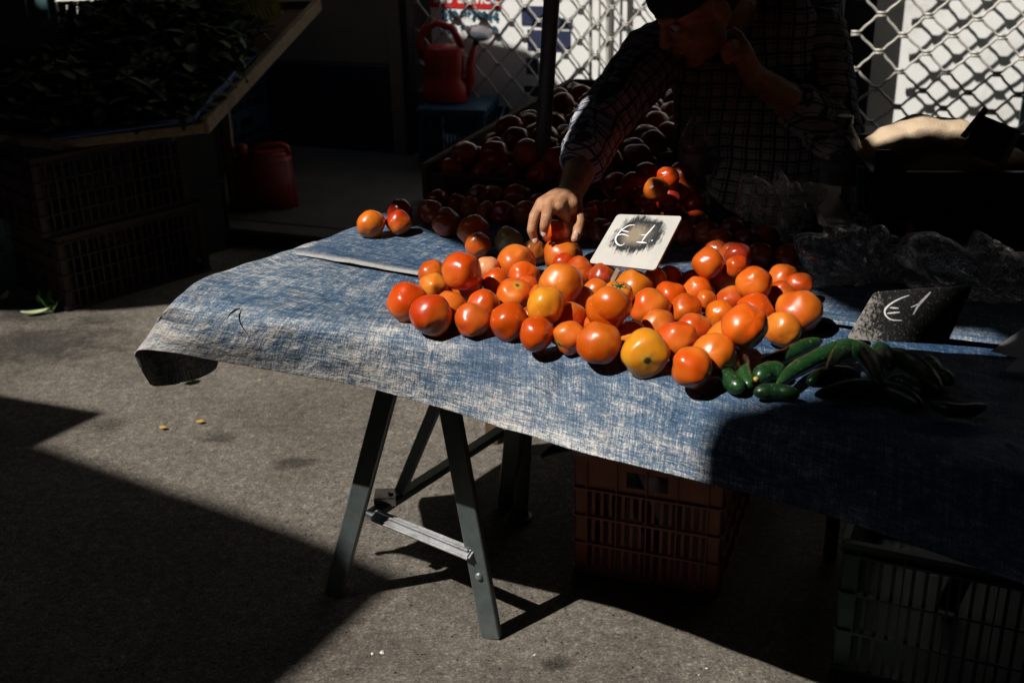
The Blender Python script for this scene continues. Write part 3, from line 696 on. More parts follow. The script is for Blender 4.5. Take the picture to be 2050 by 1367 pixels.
# ================================================================== tomatoes
random.seed(11)
def tomato_mesh(i):
    rnd = random.Random(100+i); bm = bmesh.new()
    bmesh.ops.create_uvsphere(bm, u_segments=36, v_segments=24, radius=1)
    nl = rnd.choice([3, 4, 5, 6]); la = rnd.uniform(.015, .035) if i % 3 else rnd.uniform(.035, .065); ph = rnd.uniform(0, 6); flat = rnd.uniform(.90, 1.0)
    tip = [0, .0, .13, 0, .06, 0, 0, .10][i % 8]; heart = (i == 5)
    for v in bm.verts:
        p = v.co.normalized(); th_ = math.atan2(p.y, p.x); c = p.z; s_ = math.sqrt(max(0, 1-c*c))
        r = 1 + la*cos(nl*th_+ph)*s_*(.4+.6*max(0, c)) + noise.noise(p*1.3+Vector((i*3.1, 0, 0)))*.11 + noise.noise(p*3.1+Vector((i*5.1, 2, 0)))*.02
        if heart: r += .22*abs(cos(th_))*s_ - .10
        z = c*flat
        if c > .55: z -= .22*((c-.55)/.45)**1.5*.75                         # dimple at the stem
        if c < -.9: z -= tip*((-c-.9)/.1)**1.5                               # pointed blossom end
        v.co = Vector((p.x*r, p.y*r, z*r))*.0362
    me = bpy.data.meshes.new('tomato'); bm.to_mesh(me); bm.free(); me.materials.append(M['tomato'])
    for p in me.polygons: p.use_smooth = True
    return me
TM = [tomato_mesh(i) for i in range(10)]
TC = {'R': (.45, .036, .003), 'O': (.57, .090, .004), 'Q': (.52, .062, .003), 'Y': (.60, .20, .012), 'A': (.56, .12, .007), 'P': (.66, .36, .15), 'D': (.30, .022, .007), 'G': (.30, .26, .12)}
def conv(s_, x, y, d):
    if s_ == 'A': return 690+x/3.038, 330+y/3.038, d/3.038
    if s_ == 'B': return 1200+x/3.418, 400+y/3.418, d/3.418
    if s_ == 'C': return 780+x/3.038, y/3.038, d/3.038
    return x, y, d
# source frame, x, y, diameter, colour, layer, label
TL = [
('A', 158, 360, 165, 'A', 0, 'orange tomato alone at the far left back corner of the table'),
('A', 330, 352, 142, 'R', 0, 'small red tomato half in shade next to the orange one at the back corner'),
('A', 345, 292, 152, 'D', 0, 'dark tomato in full shade right behind the half shaded red one at the back corner'),
('A', 380, 833, 232, 'Q', 0, 'large orange red tomato at the very left end of the sunlit heap'),
('A', 525, 910, 238, 'R', 0, 'tall deep red tomato, second from the left in the front row'),
('A', 640, 865, 190, 'A', 0, 'orange tomato wedged between the tall deep red one and the small red ones behind it'),
('A', 535, 665, 165, 'O', 0, 'orange tomato at the back left of the sunlit heap'),
('A', 545, 745, 165, 'A', 0, 'low orange tomato squeezed under the two stacked ones at the left of the heap'),
('A', 712, 648, 222, 'Q', 1, 'large red orange tomato at the top of the left side of the heap'),
('A', 723, 738, 208, 'O', 0, 'orange tomato resting in front of the large one at the left top of the heap'),
('A', 872, 630, 142, 'P', 0, 'pale cream and orange tomato at the back of the heap'),
('A', 925, 722, 180, 'Q', 0, 'round orange red tomato just in front of the pale cream one'),
('A', 1040, 598, 215, 'O', 0, 'large orange tomato at the back middle of the heap'),
('A', 1090, 685, 178, 'Q', 0, 'orange red tomato directly in front of the large one at the back middle'),
('A', 1035, 790, 210, 'Q', 0, 'dusty orange red tomato with a stem scar in the left centre of the heap'),
('A', 1115, 745, 130, 'R', 0, 'small red tomato peeping out right of the dusty one'),
('A', 845, 855, 185, 'O', 0, 'orange tomato behind the third one of the front row'),
('A', 778, 945, 200, 'R', 0, 'red tomato, third from the left in the front row'),
('A', 1003, 955, 222, 'Q', 0, 'orange red tomato, fourth from the left in the front row'),
('A', 1190, 790, 130, 'A', 0, 'small orange tomato half hidden left of the biggest tomato'),
('A', 1312, 725, 235, 'O', 1, 'biggest orange tomato, highest in the centre of the heap'),
('A', 1220, 855, 218, 'Y', 1, 'lumpy yellow orange tomato leaning below the biggest one'),
('A', 1335, 605, 130, 'R', 0, 'small red tomato behind the biggest one'),
('A', 1425, 652, 172, 'R', 0, 'shiny red tomato between the hand and the price board'),
('A', 1165, 1030, 205, 'Q', 0, 'squat orange red tomato, fifth from the left in the front row'),
('A', 1128, 920, 120, 'D', 0, 'red tomato mostly hidden under the lumpy yellow one'),
('A', 1370, 940, 205, 'R', 0, 'red tomato behind the one showing its stem scar'),
('A', 1365, 1050, 190, 'O', 0, 'orange tomato turned to show a brown stem scar, front row'),
('A', 1545, 1085, 248, 'Q', 0, 'large dark orange red tomato in the middle of the front row'),
('A', 1575, 975, 210, 'A', 0, 'orange tomato above the large dark one of the front row'),
('A', 1605, 872, 250, 'O', 1, 'big folded heart shaped tomato left of the green stemmed one'),
('A', 1520, 778, 175, 'A', 0, 'orange tomato at the foot of the price board stick, on its left'),
('A', 1430, 838, 190, 'Y', 0, 'yellow orange tomato crossed by a shadow right of the biggest one'),
('A', 1568, 680, 160, 'D', 0, 'dark red tomato in the shade under the price board'),
('A', 1325, 560, 222, 'A', 0, 'orange tomato half in shade right under the hand'),
('A', 785, 400, 185, 'A', 0, 'dim orange tomato at the edge of the shade behind the small red one'),
('A', 812, 490, 150, 'Q', 0, 'small sunlit orange red tomato alone at the edge of the shade'),
('A', 1000, 465, 160, 'G', 0, 'pale greenish tomato with a round black scar in the shade'),
('A', 618, 350, 165, 'D', 0, 'dark red tomato in the shade left of the dim orange one'),
('A', 1150, 530, 150, 'D', 0, 'dark tomato in the shade between the pale scarred one and the hand'),
('B', 235, 600, 235, 'A', 0, 'orange tomato with a pointed tip just right of the price board stick'),
('B', 125, 655, 195, 'A', 1, 'ribbed orange tomato with its green star shaped stem still on'),
('B', 385, 545, 160, 'A', 0, 'left lobe like orange tomato pressed against the upright oval one'),
('B', 487, 528, 150, 'O', 0, 'upright oval orange tomato at the back right of the price board'),
('B', 490, 670, 215, 'Q', 0, 'orange red tomato with a small dent, right of the pointed one'),
('B', 635, 548, 135, 'Q', 0, 'small orange red tomato right of the upright oval one'),
('B', 675, 622, 190, 'Q', 0, 'flattish orange red tomato in front of the small one at the back'),
('B', 345, 745, 262, 'Q', 0, 'large orange red tomato in the centre of the right half'),
('B', 595, 755, 210, 'Q', 0, 'orange red tomato with a faint scar right of the large central one'),
('B', 725, 695, 152, 'A', 0, 'small orange tomato in the middle of the right half'),
('B', 825, 785, 188, 'O', 0, 'orange tomato with a pale scratch in the right half of the heap'),
('B', 745, 435, 205, 'Q', 1, 'round red orange tomato highest at the back right of the heap'),
('B', 915, 385, 185, 'D', 0, 'red tomato mostly in shade behind the highest one at the back right'),
('B', 942, 460, 152, 'R', 1, 'small red tomato tucked behind the highest one at the back right'),
('B', 838, 545, 205, 'Q', 0, 'orange red tomato just below the highest one at the back right'),
('B', 1060, 575, 225, 'O', 1, 'bright orange tomato standing proud at the right of the heap'),
('B', 1255, 545, 200, 'R', 0, 'red tomato at the right back edge where the shade begins'),
('B', 1365, 590, 175, 'R', 0, 'dark red tomato farthest to the right at the back, half in shade'),
('B', 1240, 660, 200, 'R', 0, 'red tomato hidden behind the big one with the star tip'),
('B', 1365, 768, 295, 'Q', 0, 'very large orange red tomato with a tiny star tip at the right end'),
('B', 1258, 885, 236, 'Y', 0, 'bright yellow orange tomato at the right end of the heap'),
('B', 1070, 765, 240, 'Q', 0, 'orange red tomato behind the large one near the right end'),
('B', 900, 692, 190, 'R', 0, 'shiny red tomato behind the large one near the right end'),
('B', 990, 868, 295, 'O', 1, 'large orange tomato left of the bright yellow one'),
('B', 860, 960, 262, 'A', 0, 'pale orange tomato under the large one near the right end'),
('B', 785, 1060, 280, 'Q', 0, 'large orange red tomato second from the right in the front row'),
('B', 630, 1145, 268, 'O', 0, 'orange tomato nearest the cucumbers, last in the front row'),
('B', 530, 962, 258, 'Q', 0, 'orange red tomato right of the big yellow one with the scar'),
('B', 645, 885, 222, 'R', 0, 'red tomato with a tiny tip behind the orange red ones at the right'),
('B', 400, 862, 218, 'R', 0, 'red tomato directly behind the big yellow one with the scar'),
('B', 225, 935, 200, 'A', 0, 'orange tomato left behind the big yellow one with the scar'),
('B', 313, 1050, 308, 'Y', 0, 'big yellow orange tomato with a torn brown scar at its front'),
]
items = []
for i, (s_, x, y, d, c, lay, lab) in enumerate(TL):
    X, Y, Dm = conv(s_, x, y, d); items.append(dict(x=X, y=Y, d=Dm, c=c, lay=lay, lab=lab, i=i))
# shaded tomatoes on the back of the table, left of the pole, in the photograph's places
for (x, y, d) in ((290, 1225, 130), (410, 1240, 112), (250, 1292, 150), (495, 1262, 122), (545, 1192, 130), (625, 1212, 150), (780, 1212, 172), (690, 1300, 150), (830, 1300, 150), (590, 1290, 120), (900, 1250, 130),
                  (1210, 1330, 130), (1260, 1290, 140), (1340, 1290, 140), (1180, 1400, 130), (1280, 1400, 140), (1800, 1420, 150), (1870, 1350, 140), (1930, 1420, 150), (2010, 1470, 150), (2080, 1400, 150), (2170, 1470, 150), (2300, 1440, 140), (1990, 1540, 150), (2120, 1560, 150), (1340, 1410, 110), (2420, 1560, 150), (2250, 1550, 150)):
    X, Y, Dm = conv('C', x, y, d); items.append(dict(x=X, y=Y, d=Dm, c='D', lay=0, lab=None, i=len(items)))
def setpos(t):
    t['p'] = CAM + ray(t['x'], t['y'])*t['t']; t['r'] = t['d']/2/F*t['t']*1.08
for t in items:
    tt = 2.4
    for k in range(30):
        r = t['d']/2/F*tt; rr = ray(t['x'], t['y']); tt = (CAM.z-(.806+r*.93))/(-rr.z)
    t['t'] = t['t0'] = tt
    if t['lay']: t['t'] = tt - .055/(-ray(t['x'], t['y']).z)*.6
    setpos(t)
for it in range(80):
    for a in range(len(items)):
        A = items[a]
        for b in range(a+1, len(items)):
            B = items[b]; dd = (A['p']-B['p']).length; need = (A['r']+B['r'])*.95
            if dd < need:
                # the one drawn in front (lower in the picture, or stacked) comes nearer, the other goes back as far as the table allows
                ka = A['lay']*40 + A['y']; kb = B['lay']*40 + B['y']
                f_, k_ = (A, B) if ka > kb else (B, A)
                sh_ = (need-dd)*.28
                f_['t'] -= sh_ if (f_['lay'] or f_['t'] > f_['t0']-.03) else sh_*.25
                if k_['t']+sh_*.6 <= k_['t0']: k_['t'] += sh_*.6
                elif k_['lay'] == 0: pass
                setpos(f_); setpos(k_)
def put_tomato(name, p, r, c, lab, mesh, pole, group, spin=0.0):
    o = bpy.data.objects.new(name, mesh); COL.objects.link(o); o.location = p
    o.rotation_euler = (Vector(pole).normalized().to_track_quat('Z', 'Y').to_matrix() @ Matrix.Rotation(spin, 3, 'Z')).to_euler()
    s_ = r/.0362; o.scale = (s_*random.uniform(.98, 1.03), s_*random.uniform(.98, 1.03), s_)
    b = TC[c]; k = random.uniform(.88, 1.12); h = random.uniform(-.10, .14)
    o.color = (min(1, b[0]*k), max(.002, b[1]*k*(1+h*2.2)), b[2]*k, 1)
    return setp(o, lab, 'tomato', group)
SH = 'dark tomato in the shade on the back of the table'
for t in items:
    i = t['i']; rnd = random.Random(i*7+1)
    back = Vector((rnd.uniform(-.8, .8), rnd.uniform(.1, 1), rnd.uniform(-1, .2)))
    lab = t['lab'] or SH; mesh = TM[i % 10 if i % 10 != 5 else 6]
    if 'heart shaped' in lab: mesh = TM[5]; back = Vector((.3, .8, .3))
    if 'pointed tip' in lab: mesh = TM[2]; back = Vector((.2, .1, -1))
    if 'tiny tip' in lab or 'star tip' in lab: mesh = TM[4]; back = Vector((0, .25, -1))
    if 'green star' in lab: back = Vector((.05, -.35, 1))
    if 'brown stem scar' in lab: back = Vector((-.9, -.7, -.35))
    if 'torn brown scar' in lab: back = Vector((.02, -1, .02))
    if 'black scar' in lab: back = Vector((0, -1, -.25))
    if 'with a stem scar' in lab: back = Vector((.2, -.45, .9))
    o = put_tomato('tomato', t['p'], t['r'], t['c'], lab, mesh, back, 'tomatoes heaped on the blue tarpaulin' if t['lab'] else 'shaded tomatoes on the back of the table', rnd.uniform(0, 6))
    t['o'] = o
    if 'green star' in lab:
        bm = bmesh.new()
        for k in range(6):
            a = k*pi/3+.3; L = .017; P_ = [(0, 0, .0), (cos(a)*L*.4, sin(a)*L*.4, .0035), (cos(a)*L*.8, sin(a)*L*.8, .001), (cos(a+.3)*L*1.15, sin(a+.3)*L*1.15, .006)]
            tube(bm, P_, [.0022, .0022, .0015, .0003], 5)
        tube(bm, [(0, 0, 0), (.002, 0, .006), (.004, .001, .010)], [.0024, .002, .0022], 6)
        cx = mk('calyx', bm, M['calyx'], o); cx.location = (0, 0, .0262)
items_by = {t['lab']: t for t in items if t['lab']}
# the one lying sunlit in the shade near the bottle, with its redder neighbour behind
def ground_tom(x, y, d, zt, c, lab, k, pole=(.2, .6, -.4)):
    tt = 2.5
    for _ in range(20):
        r = d/2/F*tt; tt = (CAM.z-(zt+r*.93))/(-ray(x, y).z)
    return put_tomato('tomato', CAM+ray(x, y)*tt, d/2/F*tt, c, lab, TM[k], pole, 'shaded tomatoes on the back of the table')
ground_tom(1313, 380, 50, .885, 'A', 'orange tomato caught by a spot of sun in the shade in front of the bottle', 1)
ground_tom(1337, 357, 46, .895, 'R', 'red tomato caught by a spot of sun behind the orange one near the bottle', 3)

for x, y, z_ in ((1290, 398, .845), (1338, 400, .845), (1362, 380, .85), (1268, 372, .855), (1296, 352, .87), (1364, 352, .87), (1318, 410, .82), (1250, 398, .83), (1232, 372, .845), (1385, 400, .83), (1345, 425, .815), (1290, 428, .815), (1240, 425, .815)):
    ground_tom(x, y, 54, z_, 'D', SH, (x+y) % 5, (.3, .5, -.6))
# the deep tray running back from the table, heaped with tomatoes
T0 = at(845, 392, .80); te = Vector((cos(R(-22)), sin(R(-22)), 0)); tn = Vector((sin(R(22)), cos(R(22)), 0))
TRM = Matrix(((te.x, tn.x, 0, T0.x), (te.y, tn.y, 0, T0.y), (0, 0, 1, .80), (0, 0, 0, 1)))
TW, TLn = .58, 1.07
tr = empty('wooden_tray', T0); setp(tr, 'long dark wooden tray of shaded tomatoes running back from the table', 'tray')
def trb(name, c, s_, mat):
    bm = bmesh.new(); box(bm, c, s_, TRM); bevel(bm, .003); return mk(name, bm, mat, tr, world=True)
trb('side_board', (.009, TLn/2, .035), (.018, TLn, .088), M['darkwood']); trb('side_board', (TW-.009, TLn/2, .035), (.018, TLn, .088), M['darkwood'])
trb('end_board', (TW/2, .009, .025), (TW-.04, .018, .062), M['darkwood']); trb('end_board', (TW/2, TLn-.009, .035), (TW-.04, .018, .088), M['darkwood'])
trb('bottom', (TW/2, TLn/2, .002), (TW-.04, TLn-.04, .012), M['darkwood'])
for x, y in ((.04, .3), (TW-.04, .3), (.04, TLn-.05), (TW-.04, TLn-.05)): trb('leg', (x, y, -.41), (.04, .04, .78), M['darkwood'])
rnd = random.Random(3); n_t = 0; placed = []
SHT = 'dark tomato in the shade, heaped in the long wooden tray'
for lay in range(2):
    y = .06 + lay*.03
    row = 0
    while y < TLn-.05:
        x = .055 + (row % 2)*.036 + lay*.028
        while x < TW-.045 - lay*.02:
            r = rnd.uniform(.030, .0385)
            hump = .5 + .5*sin(pi*min(1, max(0, x/TW)))
            z = .012 + r + lay*.046*hump + rnd.uniform(-.004, .008)
            if lay == 0 or rnd.random() < .85-.9*y:
                p = TRM @ Vector((x+rnd.uniform(-.010, .010), y+rnd.uniform(-.010, .010), z))
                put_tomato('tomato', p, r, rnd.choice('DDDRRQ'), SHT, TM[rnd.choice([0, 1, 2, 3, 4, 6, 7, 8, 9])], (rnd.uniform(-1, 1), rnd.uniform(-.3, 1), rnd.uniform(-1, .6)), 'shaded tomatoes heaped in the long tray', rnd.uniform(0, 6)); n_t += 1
            x += .073
        y += .066; row += 1
print('tray tomatoes', n_t)

# ================================================================== cucumbers
def cuke(pts, rpx, lab, z=.806, col=(1, 1, 1), stem=None, k=14, lift=0):
    """pts in photograph pixels; radius in pixels"""
    C3 = []
    for x, y in pts:
        tt = 2.0
        for _ in range(12): tt = (CAM.z-(z+lift+rpx/F*tt*.95))/(-ray(x, y).z)
        C3.append(CAM+ray(x, y)*tt)
    L = [cr1(C3, i/(k-1)*(len(C3)-1)) for i in range(k)]; r = rpx/F*(C3[0]-CAM).length
    rad = [r*(.18 if i in (0, k-1) else .55 if i in (1, k-2) else .80 if i in (2, k-3) else .94 if i in (3, k-4) else 1.02+.05*sin(i*2.1)) for i in range(k)]
    c0 = L[k//2]; bm = bmesh.new(); tube(bm, [p-c0 for p in L], rad, 14); bmesh.ops.subdivide_edges(bm, edges=[], cuts=1)
    o = mk('cucumber', bm, M['cuke'], smooth=True); o.location = c0; o.color = (*col, 1)
    o.scale = (1.08, 1.08, 1.08); md = o.modifiers.new('smooth', 'SUBSURF'); md.levels = 1; md.render_levels = 1
    setp(o, lab, 'cucumber', 'cucumbers piled at the right of the tomatoes')
    if stem is not None:
        a = L[stem]-c0; b = L[1 if stem == 0 else -2]-c0; d = (a-b).normalized(); bm = bmesh.new()
        tube(bm, [a-d*.002, a+d*.004, a+d*.007], [r*.22, r*.26, r*.10], 7); mk('stem_end', bm, M['leafdry'], o)
    return o
cuke([(1446, 746), (1462, 762), (1483, 779)], 18, 'short bright green cucumber next to the last tomato of the front row')
cuke([(1489, 714), (1487, 738), (1492, 757), (1499, 772)], 15, 'stubby scuffed cucumber lying end on between the first two', col=(1.6, 1.5, 1.4))
cuke([(1527, 720), (1560, 717), (1588, 705), (1614, 692), (1643, 683)], 15, 'curved dark green cucumber highest of the sunlit ones, its cut end showing', stem=0)
cuke([(1516, 757), (1538, 744), (1572, 742)], 19, 'plump dark cucumber in front of the curved one', stem=0)
cuke([(1562, 768), (1590, 742), (1625, 722), (1658, 706), (1697, 692), (1738, 689)], 17, 'longest cucumber, pale scratches along its side, half in the shade', lift=.008)
cuke([(1512, 786), (1550, 783), (1598, 790)], 15, 'dark cucumber lowest at the front in the shade')
for j, (pp, r_, lf) in enumerate((([(1660, 745), (1690, 700), (1722, 702), (1745, 730), (1760, 765)], 18, .02), ([(1745, 700), (1768, 705), (1783, 735)], 16, .015), ([(1770, 706), (1815, 722), (1850, 748), (1880, 780)], 18, .012),
                      ([(1845, 722), (1866, 728), (1878, 750)], 13, 0), ([(1870, 752), (1890, 752), (1903, 765)], 13, 0), ([(1640, 790), (1720, 778), (1790, 786), (1842, 812)], 19, .004),
                      ([(1865, 806), (1900, 820), (1935, 822), (1972, 812)], 13, 0), ([(1620, 765), (1670, 750), (1720, 755)], 18, .01), ([(1780, 760), (1820, 770), (1850, 790)], 17, 0))):
    cuke(pp, r_, ['shaded dark cucumber arched over the right end of the longest one', 'shaded cucumber right behind the arched one, under the dark price board', 'shaded cucumber sloping down to the right from under the dark price board',
                  'small shaded cucumber tip above the sloping one', 'short shaded cucumber at the right end of the pile', 'long shaded cucumber lowest along the front of the pile', 'thin shaded cucumber with upturned end, farthest right and nearest the hem',
                  'shaded cucumber beneath the arched one', 'shaded cucumber between the sloping one and the lowest long one'][j], lift=lf)

# ================================================================== price boards
def board(name, corners, p, n, mat, lab, th=.004, strokes=(), sw=1.5):
    """flat painted board: corners and chalk strokes given in photograph pixels, on the plane through p with normal n"""
    n = Vector(n).normalized(); C3 = [atP(x, y, p, n) for x, y in corners]; c = sum(C3, Vector())/4
    ex = (C3[1]-C3[0]).normalized(); ey = n.cross(ex)
    t = empty(name, c); setp(t, lab, 'price sign')
    bm = bmesh.new(); uvl = bm.loops.layers.uv.new('UVMap')
    a = []; rad = .006
    for i in range(4):                                        # rounded corners
        q0, q1, q2 = C3[i-1], C3[i], C3[(i+1) % 4]
        d0 = (q0-q1).normalized(); d1 = (q2-q1).normalized()
        for s_ in (0, .33, .67, 1): a.append(q1 + d0*rad*(1-s_)**1.6 + d1*rad*s_**1.6)
    prism(bm, [q-c for q in a], n, th)
    for f in bm.faces:
        for lp in f.loops: d = lp.vert.co; lp[uvl].uv = (d.dot(ex), d.dot(ey))
    mk('panel', bm, mat, t)
    bm = bmesh.new()
    for st, wpx in strokes:
        Q = [atP(x, y, p+n*.0006, n)-c for x, y in st]
        m = len(Q)*5; Q2 = [cr1(Q, i/(m-1)*(len(Q)-1)) for i in range(m)] if len(Q) > 2 else [Q[0].lerp(Q[1], i/9) for i in range(10)]
        wd = wpx/F*(c-CAM).length; L_, R_ = [], []
        for i, q_ in enumerate(Q2):
            d = (Q2[min(i+1, len(Q2)-1)]-Q2[max(i-1, 0)]).normalized(); s_ = n.cross(d)
            k = wd*(.35+.65*sin(pi*min(1, (i+.8)/len(Q2)*1.0)))*(1+.25*noise.noise(Vector((i*.9, wpx, 0)))); L_.append(bm.verts.new(q_+s_*k*.5)); R_.append(bm.verts.new(q_-s_*k*.5))
        for i in range(len(Q2)-1): bm.faces.new((R_[i], R_[i+1], L_[i+1], L_[i]))
    bmesh.ops.recalc_face_normals(bm, faces=bm.faces)
    mk('chalk_writing', bm, M['chalk'], t)
    return t, c, ex, ey, n
def z3(x, y): return 1180+x/7.595, 420+y/7.595
mb1 = m_board('rubbed_price_board', (-.006, .012), (.50, .485, .455), (.022, .025, .027), (.066, .054))
n1_ = Vector((-.4999, -.3573, .7889))
b1, c1, ex, ey, nn = board('price_sign', [(1236, 429), (1366, 433), (1311, 541), (1179, 526)], CAM+(Vector((.2127, 1.9344, .9519))-CAM)*1.07, n1_, mb1,
    'pale rubbed price board with a chalked euro one, tilted above the tomatoes on a stick',
    strokes=[([z3(685, 232), z3(600, 240), z3(500, 300), z3(425, 380), z3(395, 460), z3(430, 525), z3(490, 540), z3(535, 508)], 3.4), ([z3(498, 318), z3(545, 325), z3(600, 338)], 2.6), ([z3(425, 392), z3(490, 372), z3(540, 380), z3(600, 402)], 2.6),
             ([z3(995, 232), z3(930, 310), z3(860, 390), z3(792, 488)], 3.6), ([z3(785, 385), z3(860, 380)], 2.2), ([z3(715, 490), z3(790, 496), z3(872, 505)], 3.2), ([z3(940, 475), z3(965, 458)], 2.6)])
bm = bmesh.new(); sa = atP(1236, 535, c1, nn)-c1-nn*.006; sbt = at(1212, 590, .815)-c1; dd_ = (sbt-sa).normalized()
beam(bm, sa, sbt, .013, .005, nn); bevel(bm, .001); mk('stick', bm, M['ply'], b1)
mb2 = m_board('dark_price_board', (.045, .004), (.40, .37, .34), (.014, .015, .015), (.150, .12), tan=(.024, .024, .024), iso=True)
pA, pB, pC = at(1697, 680, .836), at(1893, 692, .842), at(1748, 590, .916)
n2_ = (pB-pA).cross(pC-pA).normalized()
def z7(x, y): return 1690+x/4.142, 570+y/4.142
board('price_sign', [(1750, 586), (1948, 572), (1895, 690), (1695, 679)], pA, n2_, mb2,
    'blackish price board with a chalked euro one, propped by the cucumbers and half in shade',
    strokes=[([z7(540, 88), z7(470, 112), z7(390, 155), z7(340, 205), z7(345, 255), z7(395, 290), z7(480, 296)], 3.6), ([z7(378, 190), z7(452, 195)], 3.4), ([z7(355, 238), z7(410, 232), z7(462, 228)], 3.4),
             ([z7(718, 60), z7(670, 110), z7(620, 165), z7(572, 248)], 5), ([z7(553, 186), z7(590, 172), z7(640, 140)], 2.6)])

# ================================================================== crates
def crate(name, origin, ex, ey, W, Dp, H, mat, label, ncx=4, ncy=5, rows=3, slats=3, handle=True, group=None, solid_front=False, parts=True, tilt=None, text=None, lip=None):
    """plastic harvest crate: origin = near left bottom corner, ex along its front, ey into depth"""
    ex, ey = Vector(ex).normalized(), Vector(ey).normalized(); ez = ex.cross(ey).normalized() if tilt is None else Vector(tilt)
    Mx = Matrix(((ex.x, ey.x, ez.x, origin[0]), (ex.y, ey.y, ez.y, origin[1]), (ex.z, ey.z, ez.z, origin[2]), (0, 0, 0, 1)))
    top = empty(name, Vector(origin)); setp(top, label, 'crate', group)
    t = .004
    def side(L, n, Ms, front):
        bm = bmesh.new()
        B = lambda x0, x1, z0, z1, d=0, th=t: box(bm, ((x0+x1)/2, th/2-d, (z0+z1)/2), (x1-x0, th, z1-z0), Ms)
        B(0, L, H-.010, H, .006, .014); B(0, L, 0, .012, .003, .010)
        zt = H-.010; hb = .075 if handle else .02
        if lip and front:
            z0, z1 = H-.045, H
        if solid_front and front:
            B(0, L, .012, H-.010)
        else:
            B(.0, .03, .012, zt); B(L-.03, L, .012, zt)
            if handle:
                B(.03, L*.34, zt-hb, zt); B(L*.66, L-.03, zt-hb, zt); B(L*.34, L*.66, zt-.016, zt); B(L*.34, L*.66, zt-hb, zt-hb+.018)
                for x0, x1, s_ in ((L*.34, L*.36, 1), (L*.64, L*.66, -1)): B(x0, x1, zt-hb+.018, zt-.016)
            else: B(.03, L-.03, zt-hb, zt)
            hh = (zt-hb-.012)/rows; cw = (L-.06)/n
            for i in range(rows+1): B(0, L, .012+i*hh-.0015, .012+i*hh+.0035, .006, .012)
            for i in range(n+1): B(.03+i*cw-.0015, .03+i*cw+.0015, .012, zt, .006, .012)
            for r_ in range(rows):
                for i in range(n):
                    for s_ in range(slats):
                        x = .03+i*cw+(s_+.5+.25)*cw/(slats+.5); B(x-.0035, x+.0035, .012+r_*hh, .012+(r_+1)*hh, -.001, .003)
        if solid_front and front:
            for a_, b_ in ((0, .006), (L-.006, L)): B(a_, b_, .012, zt, .005, .008)
            B(L*.30, L*.95, H*.20, H*.20+.005, .004, .006); B(L*.30, L*.95, H*.86, H*.86+.005, .004, .006)
        return bm
    Rz = Matrix.Rotation
    sides = [(W, ncx, Mx, True), (W, ncx, Mx @ Matrix.Translation((W, Dp, 0)) @ Rz(pi, 4, 'Z'), False),
             (Dp, ncy, Mx @ Matrix.Translation((0, Dp, 0)) @ Rz(-pi/2, 4, 'Z'), False), (Dp, ncy, Mx @ Matrix.Translation((W, 0, 0)) @ Rz(pi/2, 4, 'Z'), False)]
    for L, n, Ms, fr_ in sides: mk('side_panel', side(L, n, Ms, fr_), M[mat], top, world=True)
    bm = bmesh.new(); box(bm, (W/2, Dp/2, .004), (W-.01, Dp-.01, .005), Mx); mk('base', bm, M[mat], top, world=True)
    return top, Mx
# orange crate under the table
oc = at(1150, 1142, 0); e_o = (at(1412, 1190, 0)-oc).normalized(); n_o = Vector((-e_o.y, e_o.x, 0))
crate('plastic_crate', oc, e_o, n_o, .335, .50, .31, 'orange', 'dark orange plastic crate standing on the ground under the tomatoes', 4, 6, 3, 3)
gc_ = at(1655, 1375, 0); e_g = Vector((cos(R(-24)), sin(R(-24)), 0)); n_g = Vector((-e_g.y, e_g.x, 0))
crate('plastic_crate', gc_+n_g*.06, e_g, n_g, .40, .55, .31, 'green', 'dark green plastic crate under the shaded right end of the table', 4, 6, 3, 3, handle=False)
# handle of a bag hanging under the table
bm = bmesh.new(); c = at(1092, 915, .55); tube(bm, [c+Vector((-.005, .02, -.01)), c+Vector((.015, .015, .006)), c+Vector((.06, .02, .016)), c+Vector((.12, .03, .02))], [.006, .010, .012, .010], 8)
setp(mk('folded_strap', bm, M['dkmetal'], smooth=True), 'dark folded strap hanging under the table beside the orange crate', 'strap')

# ---------------------------------------------------------------- salad stall on the left
K = at(136, 624, 0); a_r = R(44); xr = Vector((cos(a_r), sin(a_r), 0)); xl = Vector((-sin(a_r), cos(a_r), 0))
crate('plastic_crate', K, xr, xl, .60, .40, .285, 'brown', 'brown plastic crate at the bottom of the front stack under the salad stall', 5, 4, 4, 3, handle=False, group='brown crates under the salad stall')
crate('plastic_crate', K+xl*.02-xr*.035+Vector((0, 0, .287)), xr, xl, .60, .40, .285, 'brown', 'brown plastic crate at the top of the front stack under the salad stall', 5, 4, 4, 3, handle=False, group='brown crates under the salad stall')
for k in range(2):
    crate('plastic_crate', K+xr*.61+xl*.18+Vector((0, 0, .287*k)), xr, xl, .20, .30, .285, 'black', ['black plastic crate at the bottom of the second stack under the salad stall', 'black plastic crate at the top of the second stack under the salad stall'][k], 5, 4, 4, 3, handle=False, group='black crates under the salad stall', solid_front=True)
KT = at(36, 592, 0)+Vector((-.06, .14, 0))
crate('plastic_crate', KT-xr*.28, xr, xl, .30, .40, .27, 'teal', 'pale teal plastic crate standing behind the brown stack at the left edge', 2, 4, 3, 3, handle=True)
